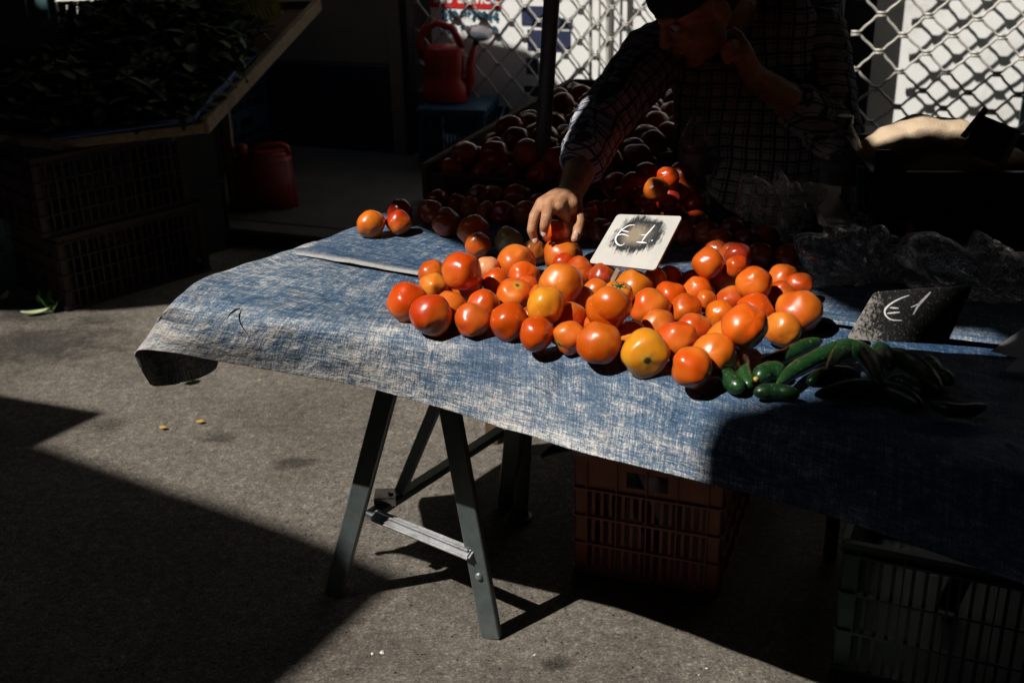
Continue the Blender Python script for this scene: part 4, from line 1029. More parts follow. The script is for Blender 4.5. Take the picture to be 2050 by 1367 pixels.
# sloping display tray: corners A (near), B (right), C (far right), D
TA = at(110, 288, .595); TB = atY(408, 254, 4.30); TC_ = atY(636, 10, 5.75); TD = TA+(TC_-TB)*1.05+Vector((-.25, .1, 0))
st_ = empty('display_tray', TA); setp(st_, 'sloping timber display tray of dark salad leaves on the stacked crates', 'tray')
nz = (TB-TA).cross(TC_-TB).normalized()
def tb_(name, a, b, w_, h_, mat): 
    bm = bmesh.new(); beam(bm, a, b, w_, h_, nz); bevel(bm, .004); mk(name, bm, M[mat], st_, world=True)
tb_('front_rail', TA-(TB-TA)*.02, TB, .035, .038, 'rawwood'); tb_('side_rail', TB, TC_, .035, .055, 'rawwood'); tb_('side_rail', TA, TD, .035, .045, 'rawwood')
TL2 = at(-60, 268, .62); tb_('front_rail', TA, TL2, .03, .036, 'rawwood'); tb_('back_rail', TD, TC_, .03, .05, 'rawwood')
bm = bmesh.new(); prism(bm, [TA-nz*.01, TB-nz*.01, TC_-nz*.01, TD-nz*.01, TL2-nz*.01], nz, .012); mk('tray_bottom', bm, M['darkwood'], st_, world=True)
bm = bmesh.new(); q = [TA.lerp(TB, .16)+nz*.026, TB+nz*.03+(TA-TB)*.06]
prism(bm, [q[0]-xr*.1, q[1], q[1]+(TC_-TB)*.5, q[0]+(TC_-TB)*.5], nz, .006)
beam(bm, q[0], q[1], .012, .022, nz); beam(bm, q[1], q[1]+(TC_-TB)*.30+nz*.01, .014, .03, nz)
mk('plastic_liner', bm, M['liner'], st_, world=True)
for c_ in (TB.lerp(TC_, .6).lerp(TA.lerp(TD, .6), .4), TD.lerp(TA, .3)):
    bm = bmesh.new(); beam(bm, Vector((c_.x, c_.y, .03)), c_-nz*.02, .04, .04, Vector((1, 0, 0))); mk('leg', bm, M['rawwood'], st_, world=True)
# the leaves: one uncountable heap
rnd = random.Random(21); bm = bmesh.new()
def crumple(c, d, L, wd, curl):
    d = d.normalized(); s_ = d.cross(Vector((0, 0, 1)));
    if s_.length < .1: s_ = Vector((1, 0, 0))
    s_.normalize(); n_ = s_.cross(d); R_ = []
    for i in range(5):
        t = i/4; w_ = wd*math.sin(pi*(.12+.80*t))*(1+.2*rnd.uniform(-1, 1)); p = c+d*L*t+n_*(-curl*L*t*t)
        R_.append([bm.verts.new(p+s_*w_*k+n_*(abs(k)*.25*wd+rnd.uniform(-.12, .12)*wd)) for k in (-1, -.4, .4, 1)])
    for a_, b_ in zip(R_, R_[1:]):
        for k in range(3): bm.faces.new((a_[k], a_[k+1], b_[k+1], b_[k]))
for i in range(3000):
    u_, v_ = rnd.random(), rnd.random()**.8
    base = TA.lerp(TB, u_*1.0).lerp(TD.lerp(TC_, u_), v_) if rnd.random() < .72 else TL2.lerp(TA, u_).lerp(TL2.lerp(TD, .9), v_)
    edge = min(1, 5*min(u_+.3, 1-u_, v_+.1)+.02); hgt = (.05+.15*edge*(1+.55*noise.noise(base*4)))*min(1, .5+v_) 
    if v_ > .60 and u_ > .70: continue
    if u_ > .93: continue
    p = base+Vector((0, 0, hgt*rnd.uniform(.3, 1.05)))
    a_ = rnd.uniform(0, 2*pi); crumple(p, Vector((cos(a_), sin(a_), rnd.uniform(-.5, .9))), rnd.uniform(.05, .11), rnd.uniform(.012, .03), rnd.uniform(.1, .7))
setp(mk('salad_leaves', bm, M['leafdark'], smooth=True), 'heap of dark salad leaves filling the sloping display tray', 'salad leaves', kind='stuff')
# yellow crate standing in the tray, white rack behind
yc = atY(468, 70, 5.15); yex = Vector((.92, .25, .28)).normalized(); yey = Vector((-.28, .93, .2)).normalized()
crate('plastic_crate', yc, yex, yey, .22, .34, .26, 'yellow', 'olive yellow plastic crate tipped on the far end of the salad tray', 3, 4, 4, 3, handle=False)
rk = empty('wire_rack', atY(170, 0, 5.9)); setp(rk, 'white wire rack behind the salad heap at the top left', 'rack')
ra = atY(108, 2, 5.9); rb = atY(240, 3, 5.9)
def rbar(name, a, b, r_): 
    bm = bmesh.new(); tube(bm, [a, b], r_, 8); mk(name, bm, M['rack'], rk, smooth=True, world=True)
rbar('rail', ra, rb, .011)
for k, (x, yb) in enumerate(((112, 32), (134, 40), (155, 46), (178, 44), (200, 30), (221, 16), (48, 12))): 
    rbar('bar', atY(x-3, -40, 5.9), atY(x+6, yb+25, 5.9), .0075)
bm = bmesh.new(); beam(bm, atY(75, -60, 5.88), atY(88, 45, 5.88), .055, .02, Vector((0, 1, 0))); mk('post', bm, M['teal'], rk, world=True)
# red canister on the ground
rc = at(541, 436, .0); rc = atP(541, 436, Vector((0, 5.0, 0)), Vector((0, 1, 0))); rc.z = 0; rc = at(541, 437, 0)
fr_ = empty('canister', rc, (0, 0, R(12))); setp(fr_, 'red plastic canister with a top handle standing on the street by the salad stall', 'canister')
bm = bmesh.new(); box(bm, (0, .0, .150), (.262, .17, .30)); 
for v in bm.verts:
    if v.co.z > .2: v.co.x *= .90; v.co.y *= .85
bevel(bm, .022, 3); mk('body', bm, M['oxred'], fr_, smooth=True)
bm = bmesh.new(); tube(bm, [(-.045, 0, .292), (-.045, 0, .318), (-.02, 0, .332), (.08, 0, .332), (.104, 0, .318), (.108, 0, .285)], .014, 10); mk('handle', bm, M['oxred'], fr_, smooth=True)
bm = bmesh.new(); lathe(bm, [(0, .28), (.026, .28), (.026, .335), (.02, .345)], 16, Matrix.Translation((-.092, 0, 0))); mk('spout', bm, M['oxred'], fr_, smooth=True)
# blue crates by the wall and under the watering can
bc0 = Vector(fp(-1.02, .58, .06)); 
for k in range(3):
    crate('plastic_crate', bc0+Vector((0, 0, .255*k)), eu, -ev, .36, .42, .25, 'blue', ['dark blue crate, lowest of the stack against the dado', 'dark blue crate in the middle of the stack against the dado', 'dark blue crate, topmost of the stack against the dado'][k], 4, 5, 3, 3, group='blue crates stacked against the dado')
lo = R(-34); cx_ = Vector((cos(lo), sin(lo), 0)); cy_ = Vector((-cx_.y, cx_.x, 0))
wz = .366
wp = atP(893, 203, Vector((0, 0, wz)), Vector((0, 0, 1)))
wc0 = Vector((wp.x-.135, wp.y-.15, .06)); print('can', wp, wc0, (wp-W0).dot(ev))
wcr, wM = crate('plastic_crate', wc0, Vector((cos(R(-12)), sin(R(-12)), 0)), Vector((sin(R(12)), cos(R(12)), 0)), .33, .34, .30, 'blue', 'dark blue upturned crate carrying the red watering can', 3, 4, 2, 4, handle=False)
bm = bmesh.new(); box(bm, (.165, .17, .302), (.335, .345, .005), wM); mk('upturned_base', bm, M['blue'], wcr, world=True)
crate('plastic_crate', wc0+Vector((.40, .02, 0)), Vector((cos(R(-4)), sin(R(-4)), 0)), Vector((sin(R(4)), cos(R(4)), 0)), .26, .30, .24, 'blue', 'lower dark blue crate right of the one with the watering can', 3, 4, 2, 4, handle=False)
# watering can
wz = .366
wp = atP(893, 203, Vector((0, 0, wz)), Vector((0, 0, 1)))
wcn = empty('watering_can', wp, (0, 0, R(-8))); setp(wcn, 'red plastic watering can with a grey rose on the blue crate before the grille', 'watering can')
sc_ = (wp-CAM).length/F   # metres per photograph pixel here
bm = bmesh.new(); pr_ = [(.0, 0), (.118, 0), (.125, .012), (.122, .09), (.098, .12), (.104, .15), (.108, .24), (.10, .275), (.085, .285)]
lathe(bm, [(r_*sc_/.00248*.92, z*sc_/.00248*.93) for r_, z in pr_], 28); 
for v in bm.verts: v.co.y *= .75
k_ = sc_/.00248
mk('body', bm, M['red'], wcn, smooth=True)
bm = bmesh.new(); tube(bm, [(-.10*k_, 0, .20*k_), (-.118*k_, 0, .28*k_), (-.09*k_, 0, .34*k_), (-.03*k_, 0, .372*k_), (.04*k_, 0, .35*k_), (.075*k_, 0, .29*k_), (.085*k_, 0, .25*k_)], [.018*k_]*7, 12); mk('handle', bm, M['red'], wcn, smooth=True)
bm = bmesh.new(); tube(bm, [(.085*k_, 0, .03*k_), (.12*k_, 0, .10*k_), (.125*k_, 0, .18*k_), (.15*k_, 0, .27*k_)], [.035*k_, .026*k_, .020*k_, .014*k_], 12); mk('spout', bm, M['red'], wcn, smooth=True)
bm = bmesh.new(); tube(bm, [(.150*k_, 0, .268*k_), (.172*k_, -.005, .315*k_)], .013*k_, 10)
mk('collar', bm, M['dkmetal'], wcn, smooth=True)
bm = bmesh.new(); Mr = Matrix.Translation((.178*k_, -.01, .318*k_)) @ Vector((.15, -.45, .9)).to_track_quat('Z', 'Y').to_matrix().to_4x4(); lathe(bm, [(0, -.020), (.02, -.020), (.062*k_, .008), (.062*k_, .014), (.04*k_, .022), (.005, .026)], 24, Mr); mk('rose', bm, M['zinc'], wcn, smooth=True)

# ---------------------------------------------------------------- right side: black crate, sack, box, bottles, plastic
bk_o = at(1736, 486, .80); bex = Vector((cos(R(-5)), sin(R(-5)), 0)); bey = Vector((-bex.y, bex.x, 0))
tp, Mx_ = crate('plastic_crate', bk_o, bex, bey, .40, .32, .150, 'black', 'black catering crate holding a beige sack and a cardboard box at the table end', 6, 5, 2, 2, handle=False, solid_front=True)
zt_ = .150
for x0, x1, s_, xa in ((0, .028, 1, .028), (.372, .40, -1, .372)):
    bm = bmesh.new(); P2 = [(x0 if s_ > 0 else x1, zt_), (xa+s_*.036, zt_), (xa, zt_+.044), (x0 if s_ > 0 else x1, zt_+.044)]
    prism(bm, [Mx_ @ Vector((x, -.0005, z)) for x, z in (P2 if s_ > 0 else P2[::-1])], Mx_.to_3x3() @ Vector((0, -1, 0)), .005); mk('raised_corner', bm, M['black'], tp, world=True)
bm = bmesh.new(); box(bm, (.20, -.006, .115), (.33, .003, .05), Mx_); mk('name_plate', bm, M['black'], tp, world=True)
TM_ = Mx_ @ Matrix.Translation((.205, -.0085, .118)) @ Matrix.Rotation(pi/2, 4, 'X')
mk_l = text_mesh('lettering', 'EUROCATERING  A.E.', .026, TM_, simple('dull_print', (.045, .046, .045), .6), tp, bold=.0008)
t_s = empty('side_table', Mx_ @ Vector((.2, .2, -.8))); setp(t_s, 'small folding table behind the stall under the black crate', 'table')
bm = bmesh.new(); box(bm, (.22, .32, -.014), (.56, .60, .02), Mx_); mk('tabletop', bm, M['ply'], t_s, world=True)
for x, y in ((0, .06), (.44, .06), (0, .58), (.44, .58)):
    bm = bmesh.new(); beam(bm, Mx_ @ Vector((x, y, -.80)), Mx_ @ Vector((x, y, -.03)), .025, .025, Vector((1, 0, 0))); mk('leg', bm, M['dkmetal'], t_s, world=True)
def blob(name, prof_pts, mat, lab, cat, amp=.012, fr=9, sub=3, seed=0, squash=(1, 1, 1)):
    """soft lump from overlapping ellipsoids: (centre, radii) list, merged by a voxel remesh"""
    bm = bmesh.new()
    for c, r_ in prof_pts: bmesh.ops.create_icosphere(bm, subdivisions=3, radius=1, matrix=Matrix.Translation(c) @ Matrix.Diagonal((*r_, 1)))
    o = mk(name, bm, M[mat], smooth=True); md = o.modifiers.new('merge', 'REMESH'); md.mode = 'VOXEL'; md.voxel_size = .006; md.use_smooth_shade = True
    sm = o.modifiers.new('soft', 'SMOOTH'); sm.iterations = 8
    tx = bpy.data.textures.new(name+'_folds', 'CLOUDS'); tx.noise_scale = .07; tx.noise_depth = 2
    dp = o.modifiers.new('folds', 'DISPLACE'); dp.texture = tx; dp.strength = amp*2; dp.texture_coords = 'LOCAL'
    return setp(o, lab, cat)
sA = lambda x, y, Y: atY(x, y, Y)
Ys = bk_o.y+.14; print('sack', toward_sun(atY(1725, 330, Ys), ZC), toward_sun(atY(1820, 250, Ys), ZC), toward_sun(atY(1960, 280, Ys), ZC))
bm = bmesh.new()
L = [(1722, 332), (1745, 300), (1775, 268), (1820, 246), (1868, 242), (1915, 262), (1950, 285), (1985, 300)]
blob('cloth_sack', [(sA(1742, 330, Ys), (.03, .05, .045)), (sA(1765, 305, Ys), (.05, .06, .035)), (sA(1800, 282, Ys+.02), (.06, .07, .034)), (sA(1845, 262, Ys+.03), (.07, .07, .034)), (sA(1895, 268, Ys+.03), (.06, .07, .036)), (sA(1930, 290, Ys+.02), (.05, .06, .04)),
                    (sA(1860, 320, Ys+.02), (.10, .09, .024)), (sA(1960, 325, Ys), (.12, .08, .03)), (sA(1850, 350, Ys), (.13, .09, .04))], 'sack', 'beige fleece sack bulging out of the black crate in the sun', 'sack', amp=.010)
bxc = sA(1985, 285, Ys-.10); Rb = Euler((R(-18), R(16), R(-38))).to_matrix()
cb_ = empty('cardboard_box', bxc); setp(cb_, 'open cardboard box with a black printed side tipped on the black crate', 'box')
Mb_ = Matrix.Translation(bxc) @ Rb.to_4x4()
bm = bmesh.new(); box(bm, (0, 0, 0), (.078, .075, .075), Mb_); bevel(bm, .002); mk('carton', bm, M['card'], cb_, world=True)
bm = bmesh.new(); box(bm, (0, -.0392, 0), (.076, .003, .073), Mb_); mk('printed_side', bm, M['cardin'], cb_, world=True)
bm = bmesh.new(); box(bm, (0, 0, .0392), (.076, .073, .003), Mb_); mk('printed_side', bm, M['cardin'], cb_, world=True)
bm = bmesh.new(); box(bm, (-.046, -.025, .012), (.003, .05, .07), Mb_ @ Matrix.Rotation(R(12), 4, 'Y')); mk('flap', bm, M['card'], cb_, world=True)
bm = bmesh.new(); prism(bm, [atY(1716, 333, bk_o.y+.02), atY(1731, 336, bk_o.y+.02), atY(1729, 402, bk_o.y+.0), atY(1714, 404, bk_o.y)], (0, -1, 0), .006); setp(mk('cloth_strip', bm, M['teal2']), 'strip of teal cloth hanging between the bottle and the black crate', 'cloth')

def bottle(x, yb, rpx, hpx, lab, zb=.806, txt=None):
    b = at(x, yb, zb); s_ = (b-CAM).length/F; r_ = rpx*s_; h = hpx*s_*1.09
    t = empty('water_bottle', b); setp(t, lab, 'bottle', 'clear water bottles behind the tomatoes')
    pr_ = [(r_*.5, .002), (r_*.92, 0), (r_, .010)]
    n_ = 22
    for i in range(1, n_): z = h*.62*i/n_; pr_.append((r_*(1-.035*(1+cos(i*2*pi/3.0))/2), .01+z))
    pr_ += [(r_, h*.64), (r_*.93, h*.72), (r_*.70, h*.81), (r_*.42, h*.89), (r_*.34, h*.92), (r_*.34, h*.95)]
    bm = bmesh.new(); lathe(bm, pr_, 28); mk('bottle_body', bm, M['pet'], t, smooth=True)
    bm = bmesh.new(); lathe(bm, [(0, h*.935), (r_*.40, h*.935), (r_*.40, h*.995), (r_*.36, h)], 24); mk('cap', bm, M['cap_blue'], t)
    bm = bmesh.new(); a = []
    for z in (h*.40, h*.60):
        a.append([bm.verts.new((r_*1.015*cos(k*2*pi/32), r_*1.015*sin(k*2*pi/32), z)) for k in range(32)])
    for k in range(32): bm.faces.new((a[0][k], a[0][(k+1) % 32], a[1][(k+1) % 32], a[1][k]))
    lb = mk('label', bm, M['label'], t, smooth=True)
    if txt:
        o = text_mesh('lettering', txt, h*.085, Matrix.Translation(b+Vector((0, -r_*1.04, h*.5))) @ Matrix.Rotation(pi/2, 4, 'X'), M['oxred'], t)
    return t
bottle(1388, 426, 33, 190, 'clear water bottle with a faint label standing behind the tomatoes, left of the vendor')
bottle(1674, 446, 38, 190, 'clear water bottle with a dark blue cap standing right of the vendor', txt='\u0396\u0391\u0393\u039f\u03a1\u0399')

def film(name, pts, Y, lab, seed, amp=.016, thick=.05, mat='film', hole=None):
    """crumpled plastic bag: a closed, creased skin around an outline given in photograph pixels, standing at distance Y"""
    P3 = [atY(x, y, Y) for x, y in pts]; c = sum(P3, Vector())/len(P3); m = 110; O = [cr1(P3+[P3[0]], i/m*len(P3)) for i in range(m)]
    bm = bmesh.new(); rings = []
    for side in (-1, 1):
        ts_ = [q_/14 for q_ in range(15)] if side < 0 else [q_/14 for q_ in range(13, -1, -1)]
        for t in ts_:
            k = math.sqrt(max(0, 1-t*t))*thick; ring = []
            for q in O:
                p = c.lerp(q, t) + Vector((0, side*k, 0)); n_ = noise.noise_vector(p*8+Vector((seed, 0, 0)))
                cre = 1-abs(noise.noise(Vector((p.x*16, p.y*16, p.z*7))+Vector((seed, seed, 0))))*2.4; cre2 = 1-abs(noise.noise(Vector((p.x*22+p.z*20, p.y*22, p.z*12-p.x*9))+Vector((seed*2, 0, 3))))*2.6
                fold = noise.noise(Vector((math.atan2(p.z-c.z, p.x-c.x)*2.6, seed*1.7, t*1.5)))
                p = p + n_*amp*1.2 + (Vector((0, side, .4)).normalized())*(max(cre, 0)*amp*.8+max(cre2, 0)*amp*.6) + (p-c)*(fold*.38)
                p.z = max(p.z, .812); ring.append(bm.verts.new(p))
            rings.append(ring)
    for a, b in zip(rings, rings[1:]):
        for k in range(m): bm.faces.new((a[k], a[(k+1) % m], b[(k+1) % m], b[k]))
    o = mk(name, bm, M[mat], smooth=True); return setp(o, lab, 'plastic bag')
film('plastic_bag', [(1478, 430), (1490, 375), (1540, 358), (1600, 365), (1640, 395), (1648, 450), (1620, 490), (1560, 500), (1500, 480)], 2.36, 'crumpled clear plastic bag standing just left of the capped bottle', 3)
film('plastic_bag', [(1590, 560), (1600, 490), (1650, 458), (1720, 452), (1790, 462), (1830, 500), (1835, 560), (1800, 610), (1690, 620), (1620, 600)], 2.12, 'big clear plastic bag slumped behind the last tomatoes', 8, mat='film2')
film('plastic_bag', [(1800, 520), (1850, 490), (1950, 478), (2040, 500), (2100, 560), (2080, 620), (1980, 632), (1870, 618), (1820, 580)], 2.02, 'flat clear plastic bag lying at the right under the black crate', 14, mat='film2')
film('plastic_bag', [(1700, 460), (1712, 435), (1740, 432), (1752, 455), (1735, 475)], 2.30, 'small scrap of clear plastic beside the foot of the bottle', 19, amp=.006, thick=.012, mat='film2')
bm = bmesh.new(); prism(bm, [atY(1795, 447, 2.2), atY(1822, 440, 2.24), atY(1834, 460, 2.2), atY(1818, 496, 2.16), atY(1806, 490, 2.16), atY(1815, 465, 2.2)], (0, -1, .3), .004); setp(mk('wrapper', bm, M['orangepaper']), 'small reddish brown wrapper poking out between the plastic bags', 'wrapper')
for x0, y0, x1, y1, x2, y2, x3, y3, lab in ((1984, 702, 2050, 655, 2110, 680, 2040, 716, 'folded pale paper lying at the right edge of the table'), (2010, 742, 2060, 695, 2120, 715, 2080, 748, 'second folded paper, nearer, at the right edge of the table'), (2010, 890, 2022, 884, 2062, 905, 2052, 918, 'small pale paper scrap at the right edge in the shade')):
    bm = bmesh.new(); q = [at(x0, y0, .814), at(x1, y1, .836), at(x2, y2, .832), at(x3, y3, .818)]; prism(bm, q, (q[1]-q[0]).cross(q[3]-q[0])*-1 if (q[1]-q[0]).cross(q[3]-q[0]).z < 0 else (q[1]-q[0]).cross(q[3]-q[0]), .0012)
    setp(mk('paper_sheet', bm, M['paper']), lab, 'paper')

# ---------------------------------------------------------------- litter on the street
def leaf(x, y, L, ang, mat, lab, cat='leaf', wd=.35, curl=.3):
    p = at(x, y, .006); bm = bmesh.new(); d = Vector((cos(ang), sin(ang), 0)); s_ = Vector((-d.y, d.x, 0)); rr = []
    for i in range(7):
        t = i/6; w_ = L*wd*sin(pi*(.06+.9*t)); q = d*L*(t-.5)+Vector((0, 0, curl*L*(t-.5)**2*2))
        rr.append([bm.verts.new(q+s_*w_*k+Vector((0, 0, abs(k)*w_*.5))) for k in (-1, 0, 1)])
    for a, b in zip(rr, rr[1:]):
        for k in range(2): bm.faces.new((a[k], a[k+1], b[k+1], b[k]))
    o = mk('leaf', bm, M[mat], smooth=True); o.location = p; md = o.modifiers.new('t', 'SOLIDIFY'); md.thickness = .0008; return setp(o, lab, cat)
leaf(401, 845, .024, .2, 'leafdry', 'small yellow leaf on the asphalt, right one of the pair'); leaf(326, 857, .024, -.4, 'leafdry', 'small tan leaf on the asphalt, left one of the pair')
leaf(378, 764, .055, .5, 'leafgreen', 'green leaf on the asphalt beside the hanging cloth corner')
leaf(72, 628, .10, .35, 'leafpale', 'pale cut stalk lying at the foot of the brown crates', 'stalk', .16)
for k, (x, y, L, a) in enumerate(((92, 612, .07, 1.2), (105, 622, .06, .2), (84, 606, .06, 2.0), (115, 612, .05, .9))): leaf(x, y, L, a, 'leafgreen', ['green sprig leaf at the foot of the brown crates, standing highest', 'green sprig leaf at the foot of the brown crates, nearest the camera', 'green sprig leaf at the foot of the brown crates, leaning left', 'green sprig leaf at the foot of the brown crates, farthest right'][k], curl=1.5)
leaf(6, 600, .06, 1.0, 'leafpale', 'pale leaf at the foot of the teal crate', curl=1.0)
for k, (x, y, s_) in enumerate(((765, 1305, .011), (745, 1308, .008), (1415, 1337, .007), (1399, 1350, .005), (520, 760, .006), (1070, 1310, .006))):
    bm = bmesh.new(); bmesh.ops.create_icosphere(bm, subdivisions=1, radius=s_*.5)
    for v in bm.verts: v.co *= random.uniform(.6, 1.3); v.co.z *= .4
    o = mk('pebble', bm, M['litter']); o.location = at(x, y, .003); setp(o, ['pale grit speck below the trestle, larger of two', 'pale grit speck below the trestle, smaller of two', 'pale grit speck at the bottom right on the sunlit asphalt, upper of two', 'pale grit speck at the bottom right on the sunlit asphalt, lower of two', 'pale grit speck near the hanging cloth', 'pale grit speck right of the trestle foot'][k], 'pebble')
# tear in the cloth and a bit of straw
bm = bmesh.new(); tube(bm, [at(455, 637, .806), at(461, 628, .807), at(471, 621, .807), at(480, 617, .806)], [.0006, .0018, .0022, .0008], 6); setp(mk('straw', bm, M['dkmetal']), 'thin dark curved stalk lying on the left of the blue tarpaulin', 'stalk')

# ================================================================== the vendor
def caps(bm, a, ra_, b, rb_, n=5, flat=None):
    a, b = Vector(a), Vector(b); L = (b-a).length; n = max(2, int(L/(min(ra_, rb_)*.45))+1)
    for i in range(n+1):
        t = i/n; r_ = ra_+(rb_-ra_)*t
        bmesh.ops.create_icosphere(bm, subdivisions=2, radius=r_, matrix=Matrix.Translation(a.lerp(b, t)))
def chain(bm, pts):
    for (a, ra_), (b, rb_) in zip(pts, pts[1:]): caps(bm, a, ra_, b, rb_)
def ell(bm, c, r_, rot=None):
    m = Matrix.Translation(c) @ (rot.to_4x4() if rot is not None else Matrix.Identity(4)) @ Matrix.Diagonal((*r_, 1)); bmesh.ops.create_icosphere(bm, subdivisions=3, radius=1, matrix=m)
def soft(name, bm, mat, vox, parent=None, it=6, fold=None, rot=None, fac=.5):
    o = mk(name, bm, mat, parent, smooth=True, world=True)
    md = o.modifiers.new('merge', 'REMESH'); md.mode = 'VOXEL'; md.voxel_size = vox; md.use_smooth_shade = True
    sm = o.modifiers.new('soft', 'SMOOTH'); sm.iterations = it; sm.factor = fac
    if fold:
        tx = bpy.data.textures.new(name+'_folds', 'CLOUDS'); tx.noise_scale = fold[1]; tx.noise_depth = 2
        dp = o.modifiers.new('folds', 'DISPLACE'); dp.texture = tx; dp.strength = fold[0]; dp.texture_coords = 'LOCAL'
    return o
pel = Vector((.62, 3.02, .86)); che = atY(1478, 150, 2.84); wai = atY(1530, 330, 2.90)
shR = atY(1308, 112, 2.80); shL = atY(1622, 70, 2.86); elR = atY(1192, 262, 2.53); wrR = atY(1141, 389, 2.285)
elL = atY(1668, 262, 2.72); wrL = atY(1505, 150, 2.62)
nek = atY(1462, 10, 2.80); hdC = atY(1400, 14, 2.64)
per = empty('person', (pel.x, pel.y, 0)); setp(per, 'man in plaid shirt and black cap leaning over the table, picking up a tomato', 'person')
bm = bmesh.new()
chain(bm, [(pel, .125), (wai, .115), (che, .125)]); ell(bm, che+Vector((0, .05, .06)), (.17, .11, .13))
chain(bm, [(shR, .055), (che+Vector((0, .06, .08)), .10), (shL, .055)])
chain(bm, [(che+Vector((0, .06, .10)), .085), (nek, .060), (hdC+Vector((.02, .05, .02)), .060)])
chain(bm, [(shR, .055), (elR, .043), (wrR.lerp(elR, .3), .034), (wrR, .0265)])
chain(bm, [(shL, .055), (elL, .043), (elL.lerp(wrL, .5), .040), (wrL, .027)])
for s_ in (-1, 1): chain(bm, [(pel+Vector((.085*s_, 0, -.04)), .085), (Vector((pel.x+.10*s_, pel.y-.02, .47)), .055), (Vector((pel.x+.11*s_, pel.y+.03, .08)), .036)])
# right hand, gripping a tomato from above
def HP(x, y, Y): return atY(x, y, Y)
mcp = {'p': HP(1084, 407, 2.215), 'r': HP(1099, 413, 2.195), 'm': HP(1118, 414, 2.195), 'i': HP(1137, 412, 2.22)}
for k, r_ in (('p', .0125), ('r', .0135), ('m', .0135), ('i', .013)): chain(bm, [(wrR+Vector((0, 0, .0)), .0225), (wrR.lerp(mcp[k], .5)+Vector((0, 0, .004)), .0165), (mcp[k], r_)])
chain(bm, [(mcp['p'], .0122), (HP(1070, 433, 2.195), .0112), (HP(1064, 461, 2.185), .0098), (HP(1071, 481, 2.19), .0080)])
chain(bm, [(mcp['r'], .0130), (HP(1094, 434, 2.165), .0115), (HP(1090, 453, 2.160), .0100), (HP(1089, 467, 2.168), .0082)])
chain(bm, [(mcp['m'], .0130), (HP(1128, 430, 2.205), .0115), (HP(1140, 449, 2.235), .0102), (HP(1142, 467, 2.245), .0085)])
chain(bm, [(mcp['i'], .0125), (HP(1150, 428, 2.235), .0112), (HP(1154, 448, 2.255), .0098), (HP(1151, 462, 2.26), .0082)])
chain(bm, [(wrR.lerp(mcp['i'], .3)+Vector((.008, .0, -.006)), .019), (HP(1152, 418, 2.25), .0155), (HP(1160, 444, 2.215), .0118), (HP(1155, 470, 2.185), .0098), (HP(1150, 479, 2.178), .0078)])
ell(bm, wrR.lerp(mcp['r'], .62)+Vector((.006, .004, -.004)), (.036, .03, .017), Euler((R(35), 0, R(-15))).to_matrix())
# left hand raised to the face
fdir = Vector((-.80, -.25, -.55)).normalized()
hl = atY(1482, 98, 2.56)
chain(bm, [(wrL, .026), (hl, .024)])
for k, (dx, dy) in enumerate(((-30, -12), (-34, -2), (-32, 8), (-26, 17))):
    a = atY(1482-8, 98+dy*.8, 2.55); b = atY(1482-22+k*2, 98+dy, 2.53); c2 = atY(1482+dx, 98+dy+7, 2.535); chain(bm, [(hl, .020), (a, .0115), (b, .0100), (c2, .0085)])
chain(bm, [(hl, .020), (atY(1478, 72, 2.56), .012), (atY(1462, 60, 2.56), .0095)])
# head: skull, jaw, nose, brow, ears, turned down and to the picture's left
fz = fdir; sx_ = Vector((0, 0, 1)).cross(fz).normalized(); uy = fz.cross(sx_).normalized()
HR = Matrix((sx_, fz, uy)).transposed()
def hp(s_, f_, u_): return hdC + sx_*s_ + fz*f_ + uy*u_
ell(bm, hp(0, -.015, .035), (.076, .098, .085), HR); ell(bm, hp(0, .025, -.03), (.058, .066, .078), HR); ell(bm, hp(0, .062, -.088), (.026, .022, .020), HR)
chain(bm, [(hp(0, .085, .018), .010), (hp(0, .104, -.018), .014)]); ell(bm, hp(.014, .094, -.022), (.010, .012, .008), HR); ell(bm, hp(-.014, .094, -.022), (.010, .012, .008), HR)
ell(bm, hp(0, .074, .030), (.052, .016, .012), HR); ell(bm, hp(.03, .062, -.018), (.022, .02, .02), HR); ell(bm, hp(-.03, .062, -.018), (.022, .02, .02), HR)
ell(bm, hp(0, .088, -.050), (.026, .010, .008), HR)
for s_ in (-1, 1): ell(bm, hp(.078*s_, -.012, -.004), (.010, .020, .032), HR)
body = soft('body', bm, M['skin'], .0032, per, it=2, fac=.5)
def small(name, c, r_, mat, rot=HR, par=per):
    bm = bmesh.new(); ell(bm, c, r_, rot); return mk(name, bm, M[mat], par, smooth=True, world=True)
for s_ in (-1, 1):
    e = small('eye', hp(.031*s_, .076, .010), (.0125, .010, .0085), 'eye'); small('iris', hp(.031*s_, .0845, .008), (.0052, .003, .0052), 'iris')
small('mouth', hp(0, .093, -.056), (.024, .006, .0045), 'lip')
for c_, r_ in ((HP(1089, 467, 2.158), 1), (HP(1071, 481, 2.182), 1), (HP(1153, 470, 2.176), 1)):
    small('fingernail', c_, (.0052, .0024, .0075), 'nail', Euler((R(-12), 0, 0)).to_matrix())
bm = bmesh.new(); ell(bm, hp(0, -.04, .03), (.080, .085, .080), HR); soft('hair', bm, M['hair'], .006, per, 4)
